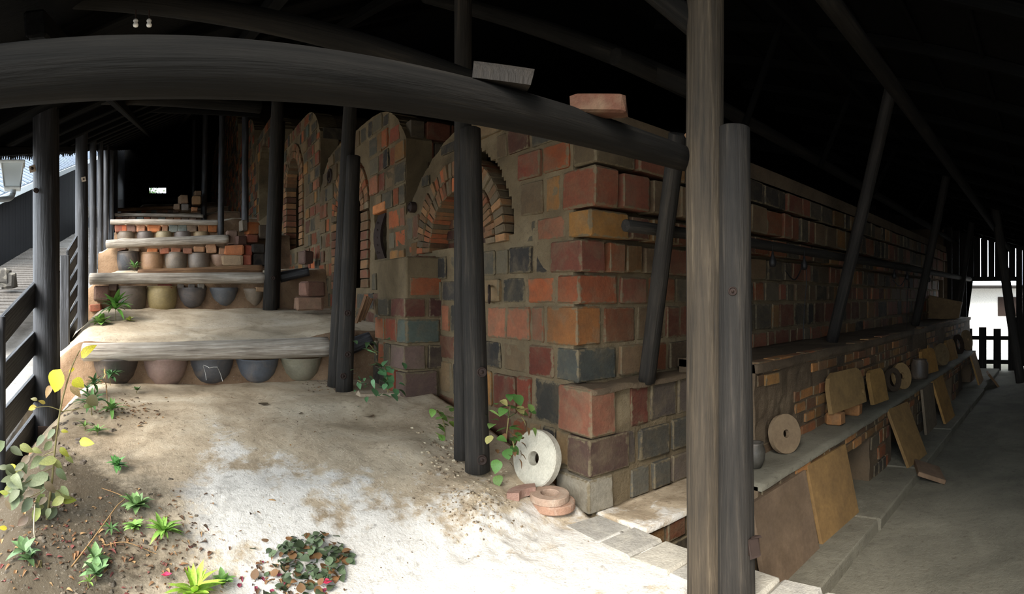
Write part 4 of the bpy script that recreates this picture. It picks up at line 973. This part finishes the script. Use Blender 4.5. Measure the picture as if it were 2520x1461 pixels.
# ------------------------------------------------------------------ far right end: planks, picket gate, outside
EW = empty('wall_end', (13.2, 2, .4), 'plank end wall with light slits above the gateway', 'wall', kind='structure')
y = .95; rp = random.Random(11)
while y < 4.6:
    w = rp.uniform(.13, .17); zt = rz2(13.2, y) - .04 - rp.uniform(.03, .08); zb = .40 + rp.uniform(-.03, .05)
    if y > 1.95: zb = -1.6
    beam('plank', (13.2, y + w / 2, zb), (13.2, y + w / 2, zt), .03, w, W_GATE, EW, .003); y += w + rp.choice([.003, .012, .02])
y = .93
while y > -2.0:
    w = rp.uniform(.13, .17); beam('plank', (13.2, y - w / 2, -1.6), (13.2, y - w / 2, rz2(13.2, y) - .04), .03, w, W_GATE, EW, .003); y -= w + rp.choice([.003, .01])
beam('lintel', (13.16, .9, .42), (13.16, 2.2, .42), .08, .1, W_GATE, EW)
PG = empty('picket_gate', (12.7, 1.5, -1.66), 'dark low picket gate in the bright gateway', 'gate')
for i, y in enumerate((.99, 1.32, 1.65, 1.97)):
    beam('picket', (12.7, y, -1.65), (12.7, y, -.68 - .03 * (i % 2)), .025, .17, W_GATE, PG, .004)
for z in (-.92, -1.46): beam('gate_rail', (12.74, .9, z), (12.74, 2.12, z), .04, .09, W_GATE, PG)
ob = empty('outbuilding', (24, 3, -1.7), 'pale building across the yard seen through the gateway', 'building')
obj('wall', box_me(.2, 10, 2.2, 0), WALLX, Matrix.Translation((24, 3, -.7)), ob)
obj('roof_edge', box_me(1.2, 10.5, .12, .02), W_GATE, Matrix.Translation((23.6, 3, .42)), ob)
for y in (2.0, 4.2): obj('window', box_me(.06, .9, .8, .01), IRON, Matrix.Translation((23.88, y, -.4)), ob)
# ------------------------------------------------------------------ left outside: neighbour house, deck
NB = empty('neighbour_house', (-5, 13, -1), 'neighbouring house with a grey ribbed roof beyond the railing', 'building')
def nbz(y): return 1.75 + .29 * (y - 10.2)
v = []; f = []
quadslab('roof', [(-3.3, 10.2, nbz(10.2)), (-3.3, 38, nbz(38)), (-6.8, 38, nbz(38) + 1.85), (-6.8, 10.2, nbz(10.2) + 1.85)][::-1], .06, ROOFM, NB)
y = 10.3
while y < 38:
    beam('roof_rib', (-3.28, y, nbz(y) + .08), (-6.8, y, nbz(y) + 1.93), .035, .04, ROOFM, NB, 0); y += .42
beam('fascia', (-3.28, 10.2, nbz(10.2) - .05), (-3.28, 38, nbz(38) - .05), .03, .16, ENAM, NB)
y = 10.3
while y < 38:
    beam('wall_plank', (-3.6, y, -1.5), (-3.6, y, nbz(y) - .05), .03, .27, WALLN, NB, .004); y += .28
DK = empty('boardwalk', (-2.3, 8, -.4), 'grey plank boardwalk outside beyond the railing', 'walkway')
for i in range(34):
    y = 6.6 + i * .2; z = -.32 + .22 * (y - 6.6)
    obj('deck_plank', box_me(1.3, .17, .035, .006, 'deck_plank', .002), W_DECK, Matrix.Translation((-2.5, y, z)) @ Matrix.Rotation(.18, 4, 'X'), DK)
for i, (px, py) in enumerate(((8, 680), (22, 690))):
    p = at(px, py, 8.6); tag(obj('garden_stone', box_me(.22, .22, .24, .03, 'garden_stone', .012), STONE, Matrix.Translation(p), None, lin((84, 80, 74))), ['leftmost squared stone beside the boardwalk', 'dim squared stone right of it beside the boardwalk'][i], 'stone')
tag(obj('ground_hill', grid_me(lambda x, y: 4.25 + .1 * (y - 26.7), -8, 8, 26.7, 40, .8, .8, 'ground_hill', .5), GRAVEL), 'bank of earth outside the top opening', 'ground', kind='structure')
bush = empty('bush', (-.2, 29.5, 4.5), 'sunlit green bush outside the top opening', 'bush')
bush_me = MB(); rb_ = random.Random(2)
leafq = mesh('lq', [(0, 0, 0), (.05, .0, .06), (0, 0, .14), (-.05, 0, .06)], [(0, 1, 2, 3)])
for i in range(500):
    d = Vector((rb_.gauss(0, .35) - .35, rb_.gauss(0, .3), rb_.gauss(0, .35)))
    bush_me.add(leafq, Matrix.Translation(Vector((-.2, 29.5, 5.1)) + d) @ Matrix.Rotation(rb_.uniform(0, 6), 4, 'Z') @ Matrix.Rotation(rb_.uniform(0, 3), 4, 'X'), lin(rb_.choice([(86, 130, 70), (60, 100, 54), (120, 160, 96)])))
obj('stem', tube_me([(-.4, 29.5, 4.4), (-.45, 29.5, 4.9), (-.5, 29.5, 5.3)], .03, 8), STEMM, None, bush)
tag(obj('foliage', bush_me.done('foliage'), LITTER, None, bush), kind='stuff')
# ------------------------------------------------------------------ plants
def leaf_me(L, w, fold=.25, droop=.3, name='leaf', tip=.5, lobes=0):
    n = 6; v, f = [], []
    for j in range(n + 1):
        t = j / n; ww = w * math.sin(math.pi * t ** tip) ** .8 if 0 < t < 1 else .0006
        z = -droop * L * t * t
        y = L * t * (1 - .15 * droop * t)
        v += [(-ww, y, z + fold * ww), (0, y, z), (ww, y, z + fold * ww)]
    for j in range(n):
        for i in range(2):
            a = j * 3 + i; f.append((a, a + 1, a + 4, a + 3))
    return mesh(name, v, f, True)
LV = {'lance': [leaf_me(1, .125, .35, d, tip=.8) for d in (.1, .35, .7)], 'oval': [leaf_me(1, .26, .3, d, tip=.72) for d in (.05, .3, .6)], 'round': [leaf_me(1, .44, .2, d, tip=.8) for d in (.0, .2, .5)]}
for l in LV.values():
    for m in l: m.materials.append(LEAF)
def leaf(parent, p, yaw, pitch, L, col, kind='lance', roll=0.0, rnd=random):
    o = bpy.data.objects.new('leaf', rnd.choice(LV[kind])); k = rnd.uniform(.8, 1.15); o.color = (*lin(tuple(min(255, c * k) for c in col)), 1)
    return put(o, Matrix.Translation(p) @ Matrix.Rotation(yaw, 4, 'Z') @ Matrix.Rotation(pitch, 4, 'X') @ Matrix.Rotation(roll, 4, 'Y') @ Matrix.Scale(L, 4), parent)
GREEN = (104, 146, 72); LIME = (150, 180, 84); DEEP = (62, 92, 52); GREY = (112, 122, 88); YEL = (226, 204, 40); BRN = (150, 110, 70)
def weed(p, L, n, label, col=GREEN, kind='lance', stem=.0, group='green weeds on the earth', tiers=1, spread=.9):
    k = empty('weed', p, label, 'plant', group); p = Vector(p)
    h = max(stem, L * .25)
    obj('stem', tube_me([p - Vector((0, 0, .02)), p + Vector((random.uniform(-.01, .01), 0, h))], .004, 6, taper=.7), STEMM, None, k)
    for t in range(tiers):
        zz = h * (1 - .5 * t / max(1, tiers))
        for i in range(n):
            a = 2 * math.pi * (i + random.uniform(-.3, .3)) / n + t * .4
            pi_ = random.uniform(.15, 1.0) * spread if i % 2 else random.uniform(.5, 1.2)
            leaf(k, p + Vector((0, 0, zz)), a, pi_, L * random.uniform(.75, 1.1), col, kind)
    return k
def TP(px, py, Y): return atY(px, py, Y)
weed(TP(285, 790, 6.6), .23, 11, 'lush green weed on the second terrace at left', (96, 148, 64), 'lance', .20, tiers=3)
weed(TP(248, 806, 6.3), .15, 10, 'low weed clump left of the lush green weed', (110, 150, 70), 'oval', .05, tiers=2)
weed(TP(318, 800, 6.5), .09, 7, 'yellowish weed tuft right of the lush green weed', (150, 164, 76), 'oval', .05)
weed(TP(331, 668, 9.2), .16, 10, 'small green weed before the black jar on the third step', (92, 140, 74), 'lance', .08, tiers=2)
for px, py, L, n, kd, col, lab in [
    (272, 950, .10, 8, 'lance', (100, 150, 96), 'green weed on a stalk before the dark half buried jar'),
    (232, 968, .085, 8, 'lance', (92, 136, 72), 'green weed left of the stalked weed'),
    (215, 965, .07, 7, 'lance', (96, 140, 84), 'little weed close to the second left post'),
    (275, 1020, .085, 9, 'lance', (116, 160, 84), 'bright weed below the half buried jar'),
    (226, 1022, .11, 8, 'lance', (98, 140, 84), 'taller weed with drooping leaves left of the bright weed'),
    (240, 1070, .06, 8, 'lance', (110, 156, 80), 'tiny weed below the drooping weed'),
    (208, 1058, .05, 7, 'lance', (120, 150, 80), 'tiny weed near the black post foot'),
    (338, 968, .045, 6, 'oval', (96, 130, 72), 'tiny seedling alone on the bare earth'),
    (288, 1156, .07, 8, 'oval', (104, 160, 88), 'small weed alone on the dark damp patch'),
    (336, 1262, .10, 10, 'oval', (134, 166, 104), 'pale weed in the middle of the weedy corner'),
    (402, 1322, .10, 13, 'lance', (142, 184, 82), 'bright lime rosette in the weedy corner'),
    (330, 1312, .06, 8, 'oval', (140, 180, 92), 'small lime weed left of the lime rosette'),
    (273, 1318, .06, 6, 'lance', (92, 128, 74), 'thin dark weed left of the small lime weed'),
    (236, 1392, .085, 7, 'oval', (126, 158, 100), 'upright pale weed near the bottom left'),
    (238, 1434, .09, 7, 'oval', (128, 164, 108), 'lower pale weed near the bottom left edge'),
    (478, 1478, .14, 10, 'lance', (170, 206, 76), 'yellow green rosette cut by the bottom edge'),
    (549, 1446, .06, 8, 'oval', (130, 172, 92), 'small weed right of the yellow green rosette'),
    (62, 1372, .09, 7, 'oval', (100, 130, 84), 'broad leaved weed at the lower left edge'),
    (70, 1400, .06, 6, 'oval', (84, 112, 70), 'dull weed beneath the broad leaved one'),
    (220, 1448, .05, 6, 'lance', (150, 184, 92), 'little weed at the very bottom left')]:
    weed(G(px, py), L * (1.3 if py < 1090 else .95), n + 2, lab, col, kd, .10 if 'stalk' in lab or 'taller' in lab else .025, tiers=2 if n > 7 else 1)
# tall yellowing plant
base = G(100, 1405); rT = base.length
def T(px, py, dr=0.0): return at(px, py, rT + dr)
TPN = empty('tall_plant', base, 'tall spindly plant with yellow and grey green leaves at left', 'plant')
st = [base, T(112, 1300), T(128, 1180), T(137, 1090), T(150, 1000), T(165, 940), T(178, 900), T(196, 862)]
obj('stem', tube_me(spline(st, 5), .007, 8, taper=.35), STEMM, None, TPN)
obj('stem', tube_me(spline([G(92, 1425), T(97, 1360, -.1), T(84, 1310, -.1), T(86, 1240, -.1)], 5), .006, 8, taper=.5), plain('pale_stem', (190, 176, 150)), None, TPN)
for pts in ([T(150, 1010), T(120, 1000), T(85, 1003)], [T(150, 1012), T(180, 1008), T(205, 1003)], [T(135, 1110), T(110, 1120), T(80, 1140)], [T(132, 1150), T(100, 1165), T(60, 1190)], [T(128, 1190), T(90, 1215), T(45, 1235)], [T(126, 1200), T(150, 1215), T(160, 1232)]):
    obj('twig', tube_me(spline(pts, 4), .003, 5, taper=.5), STEMM, None, TPN)
def leaf_dir(parent, p, d, up, L, col, kd):
    d = Vector(d).normalized(); x = d.cross(Vector(up)).normalized(); z = x.cross(d)
    o = bpy.data.objects.new('leaf', random.choice(LV[kd])); k = random.uniform(.85, 1.12); o.color = (*lin(tuple(min(255, c * k) for c in col)), 1)
    return put(o, frame(p, x, d, z) @ Matrix.Scale(L, 4), parent)
def tl(px, py, L, col, yaw, pitch, kd='oval', roll=0):
    # yaw > 0 points left in the picture, pitch raises or drops the tip; blades tilt towards the open yard
    d = Vector((-math.sin(yaw), -.25 + random.uniform(-.2, .2), math.sin(pitch) * 1.2))
    leaf_dir(TPN, T(px, py, random.uniform(-.06, .06)), d, Vector((random.uniform(-.4, .4), -1, random.uniform(.2, .9))), L * .78, tuple(c * .86 for c in col), kd)
for a in [(200, 880, .13, YEL, -.9, .9, 'oval', .2), (183, 905, .05, YEL, .5, -.3), (150, 908, .16, YEL, 2.7, -1.1, 'round', .3), (178, 935, .09, (206, 196, 60), -.8, -.2, 'round'), (130, 950, .10, (190, 150, 100), .9, -.6), (172, 950, .10, (200, 170, 120), -.9, -.5),
          (215, 975, .09, (130, 120, 80), -1.2, -.5, 'round'), (205, 1000, .06, (120, 130, 70), -1.0, .2), (90, 1000, .07, (206, 180, 60), 1.3, -.2), (112, 992, .05, (196, 170, 80), 1.0, .3), (92, 985, .05, (150, 140, 90), 1.2, .4),
          (195, 1085, .11, (186, 190, 60), -1.3, .0), (150, 1060, .05, (200, 190, 60), -1.2, .1), (135, 1055, .08, GREY, .8, -1.0), (110, 1070, .09, GREY, 1.0, -1.1), (148, 1100, .08, (190, 190, 70), -1.0, -.8),
          (85, 1105, .06, (170, 110, 70), 1.3, -.4), (118, 1125, .12, (128, 130, 100), 1.0, -.8), (140, 1150, .10, GREY, -.8, -.9), (120, 1165, .15, (126, 134, 96), 1.2, -.5), (95, 1170, .12, (112, 118, 84), 1.3, -.6), (60, 1165, .10, (116, 120, 90), 1.4, -.3),
          (40, 1150, .06, (206, 196, 50), 1.3, .3), (70, 1190, .10, GREY, 1.5, -.5), (30, 1205, .09, (100, 116, 70), 1.2, -.4), (50, 1225, .12, (110, 122, 88), 1.5, -.9), (80, 1225, .12, (104, 116, 84), .9, -1.1), (110, 1215, .10, (150, 160, 90), .8, -.9),
          (150, 1230, .10, (176, 184, 62), -1.2, .1), (100, 1250, .12, (140, 146, 80), 1.0, -1.0), (70, 1270, .10, (118, 92, 76), 1.3, -.8), (20, 1215, .06, (170, 176, 70), 1.2, .2), (18, 1300, .06, (214, 196, 50), 1.2, .1), (150, 1195, .08, (128, 140, 92), -.9, -.8),
          (60, 1140, .08, (124, 126, 96), 1.4, -.6), (128, 1085, .09, (120, 128, 90), .9, -.9), (160, 1120, .07, (150, 156, 92), -1.0, -.4)]:
    tl(*a)
rq = random.Random(77)
for i in range(46):
    px, py = rq.gauss(78, 42), rq.gauss(1185, 62)
    if px < 8 or px > 165: continue
    tl(px, py, rq.uniform(.07, .12), rq.choice([(112, 118, 84), (126, 134, 96), (100, 112, 72), (140, 142, 80), (128, 108, 84)]), rq.uniform(-1.4, 1.6), rq.uniform(-1.1, .1))
for i, (dy, pt_) in enumerate(((.6, .3), (1.8, .1), (-.9, .4), (2.9, .2), (-2.0, .0))):
    leaf(TPN, T(130, 1375, -.15), dy, pt_, .13, (96, 132, 92), 'oval')
# ivy and other plants along the kiln
def ivy(pts, label, n, L, cols, kd='round', spread=.05, stem=True):
    pts = [Vector(p) for p in pts]; k = empty('ivy', pts[0], label, 'plant', 'ivy sprigs at the foot of the kiln')
    sp_ = spline(pts, 6) if len(pts) > 1 else pts
    if len(pts) > 1: obj('stem', tube_me(sp_, .004, 6), STEMM, None, k)
    for i in range(n):
        p = random.choice(sp_) + Vector((random.gauss(0, spread), random.gauss(0, spread * .6), random.gauss(0, spread)))
        leaf(k, p, random.uniform(-1.2, 1.2) + math.pi, random.uniform(-.9, .5), L * random.uniform(.7, 1.2), random.choice(cols), kd, random.uniform(-.4, .4))
IV = [(86, 128, 66), (70, 108, 60), (112, 146, 84)]
ivy([at(928, 872, 4.45), at(912, 850, 4.4), at(898, 846, 4.4)], 'small dark sprig high beside the buttress', 7, .075, [(74, 104, 66), (90, 120, 80)], 'oval')
ivy([at(955, 965, 4.15), at(952, 925, 4.1), at(945, 890, 4.1)], 'glossy ivy climbing the lit side of the buttress', 30, .07, [(84, 128, 84), (100, 146, 100), (66, 104, 66)])
ivy([at(885, 955, 4.4), at(888, 940, 4.4), at(880, 935, 4.4)], 'low ivy between the double post and the buttress', 14, .06, [(84, 120, 80), (100, 136, 96)], 'oval')
ivy([G(1095, 1075), G(1092, 1075) + Vector((0, 0, .1)), at(1075, 1008, 3.7)], 'bright ivy sprig left of the middle post', 16, .07, [(150, 184, 84), (96, 130, 60), (120, 160, 76)], 'round', .06)
ivy([at(1245, 1085, 3.35), at(1250, 1040, 3.3), at(1255, 1000, 3.3)], 'ivy with pale leaves right of the middle post', 34, .07, [(86, 124, 60), (70, 108, 52), (186, 176, 110), (120, 150, 80)], 'round', .075)
ivy([at(1265, 1100, 3.3), at(1262, 1085, 3.3)], 'withered brown ivy low by the stone wheel', 18, .05, [(120, 84, 56), (140, 100, 70), (100, 74, 52)], 'oval', .05)
# ground cover patch
GC = empty('ground_cover', G(760, 1390), 'dense patch of small dark leaves at the bottom centre', 'plant')
rg_ = random.Random(9)
for i in range(230):
    u = rg_.random() ** .5; a = rg_.uniform(0, 2 * math.pi)
    px, py = 775 + 85 * u * math.cos(a) + (rg_.uniform(-90, 0) if i % 3 == 0 else 0), 1385 + 68 * u * math.sin(a) + (rg_.uniform(0, 60) if i % 3 == 0 else 0)
    p = G(px, py); p.z += rg_.uniform(.0, .07) * (1 - u * .7)
    leaf(GC, p, rg_.uniform(0, 6.28), rg_.uniform(-.3, .8), rg_.uniform(.028, .05), rg_.choice([(78, 92, 66), (66, 80, 58), (92, 106, 80), (120, 84, 56), (88, 100, 74)]), 'round', rg_.uniform(-.5, .5), rg_)
# dry stalks
def stalk(pts, label, r=.004, bits=0, col=None):
    k = empty('dry_stalk', pts[0], label, 'plant'); s_ = spline(pts, 8)
    obj('stem', tube_me(s_, r, 6, taper=.5), DRY, None, k)
    for i in range(bits):
        q = s_[int(len(s_) * (.45 + .55 * i / bits))]; leaf(k, q, random.uniform(0, 6), -1.3 + random.uniform(-.2, .3), random.uniform(.03, .06), (176, 136, 86) if i < bits * .6 else (214, 180, 110), 'lance')
d0 = G(405, 1440); rr = d0.length
stalk([d0, at(500, 1350, rr + .05), at(590, 1270, rr + .15), at(640, 1240, rr + .2), at(675, 1230, rr + .2), at(695, 1265, rr + .2), at(712, 1320, rr + .2), at(716, 1345, rr + .2)], 'arching dry stalk with hanging withered leaves', .005, 26)
stalk([G(175, 1400), G(235, 1335) + Vector((0, 0, .03)), G(285, 1270) + Vector((0, 0, .04)), G(305, 1240) + Vector((0, 0, .03)), G(250, 1210) + Vector((0, 0, .02))], 'thin bent dry twig on the weedy slope', .004, 0)
stalk([G(255, 1345), G(310, 1345) + Vector((0, 0, .02)), G(385, 1365)], 'short pale straw lying below the lime rosette', .003, 0)
stalk([G(265, 1000), G(262, 975) + Vector((0, 0, .08)), G(258, 950) + Vector((0, 0, .16))], 'withered flower stalk before the half buried jar', .003, 6)
def flower(px, py, lab):
    p = G(px, py) + Vector((0, 0, .03)); k = empty('flower', p, lab, 'flower', 'fallen pink flowers')
    for i in range(5): leaf(k, p, i * 1.256, .5, .025, (226, 62, 100), 'round')
flower(410, 1432, 'pink fallen flower in the weedy corner'); flower(806, 1456, 'pink fallen flower at the bottom edge below the leafy patch')
# leaning broken board and hollow beside the third post
bb = empty('broken_board', at(880, 790, 5.2), 'splintered brown board leaning by the kiln wall', 'board')
for i in range(3):
    beam('splinter', at(876 + i * 8, 795 - i * 4, 5.2 + .02 * i), at(900 + i * 7, 728 + i * 3, 5.3 + .02 * i), .035, .012, W_BROWN, bb, .002)
# flat slab stone on the earth and dead leaves, clods
def leafbit(px, py, L, lab, col): 
    p = G(px, py); o = leaf(None, p + Vector((0, 0, .006)), random.uniform(0, 6), .05, L, col, 'round'); o.name = 'dead_leaf'; tag(o, lab, 'leaf', 'dead leaves on the bare earth')
leafbit(652, 1000, .09, 'dark round dead leaf on the bare earth below the bowls', (96, 76, 60)); leafbit(915, 1030, .10, 'brown dead leaf on the bare earth right of the middle', (120, 92, 68)); leafbit(745, 1018, .05, 'tiny dead leaf between the two larger ones', (90, 72, 56))
tag(obj('flat_stone', box_me(.5, .16, .05, .02, 'flat_stone', .012), STONE, Matrix.Translation(G(950, 968) + Vector((0, 0, -.005))) @ Matrix.Rotation(-.15, 4, 'Z'), None, lin((168, 150, 126))), 'flat sandy stone at the foot of the buttress ivy', 'stone')
lit = MB(); rl = random.Random(21)
lm = [leaf_me(1, .3, .5, .3), leaf_me(1, .2, .7, .6)]
def scatter(n, cx, cy, sx, sy, s0, s1, cols, me_list, mb, dz=.004):
    for _ in range(n):
        px, py = rl.gauss(cx, sx), rl.gauss(cy, sy)
        if py > 1500: continue
        p = G(px, py); p.z += dz
        mb.add(rl.choice(me_list), Matrix.Translation(p) @ Matrix.Rotation(rl.uniform(0, 6.3), 4, 'Z') @ Matrix.Rotation(rl.uniform(-.5, .5), 4, 'X') @ Matrix.Scale(rl.uniform(s0, s1), 4), lin(rl.choice(cols)))
DL = [(120, 86, 58), (146, 108, 72), (96, 70, 50), (170, 134, 92), (80, 62, 48)]
scatter(110, 300, 1010, 55, 14, .02, .045, DL, lm, lit); scatter(420, 260, 1350, 150, 60, .015, .04, DL + [(120, 62, 56)], lm, lit); scatter(60, 800, 945, 25, 12, .02, .04, DL, lm, lit)
scatter(50, 450, 1280, 50, 40, .015, .035, DL, lm, lit); scatter(120, 690, 1430, 60, 25, .015, .04, DL + [(150, 60, 80)], lm, lit); scatter(50, 600, 1040, 220, 30, .01, .02, DL, lm, lit)
tag(obj('leaf_litter', lit.done('leaf_litter'), LITTER), 'scattered brown dead leaves among the weeds', 'leaves', kind='stuff')
peb = MB(); pm = [box_me(1, .8, .6, .2, 'p', .08, random.Random(i)) for i in range(4)]
EA = [(150, 130, 104), (176, 156, 126), (120, 104, 84), (196, 180, 152)]
scatter(420, 1180, 1230, 60, 45, .006, .018, EA, pm, peb, -.002); scatter(140, 1090, 1110, 30, 35, .008, .03, EA, pm, peb, -.002); scatter(120, 900, 1250, 240, 110, .004, .010, EA, pm, peb, -.001); scatter(160, 200, 1330, 100, 90, .008, .03, [(84, 76, 64), (110, 98, 82)], pm, peb, -.002)
scatter(60, 170, 1050, 30, 60, .02, .05, [(96, 86, 76), (120, 108, 94)], pm, peb, -.004)
tag(obj('soil_crumbs', peb.done('soil_crumbs'), PEB_A), 'loose crumbs of sandy soil around the posts', 'soil', kind='stuff')
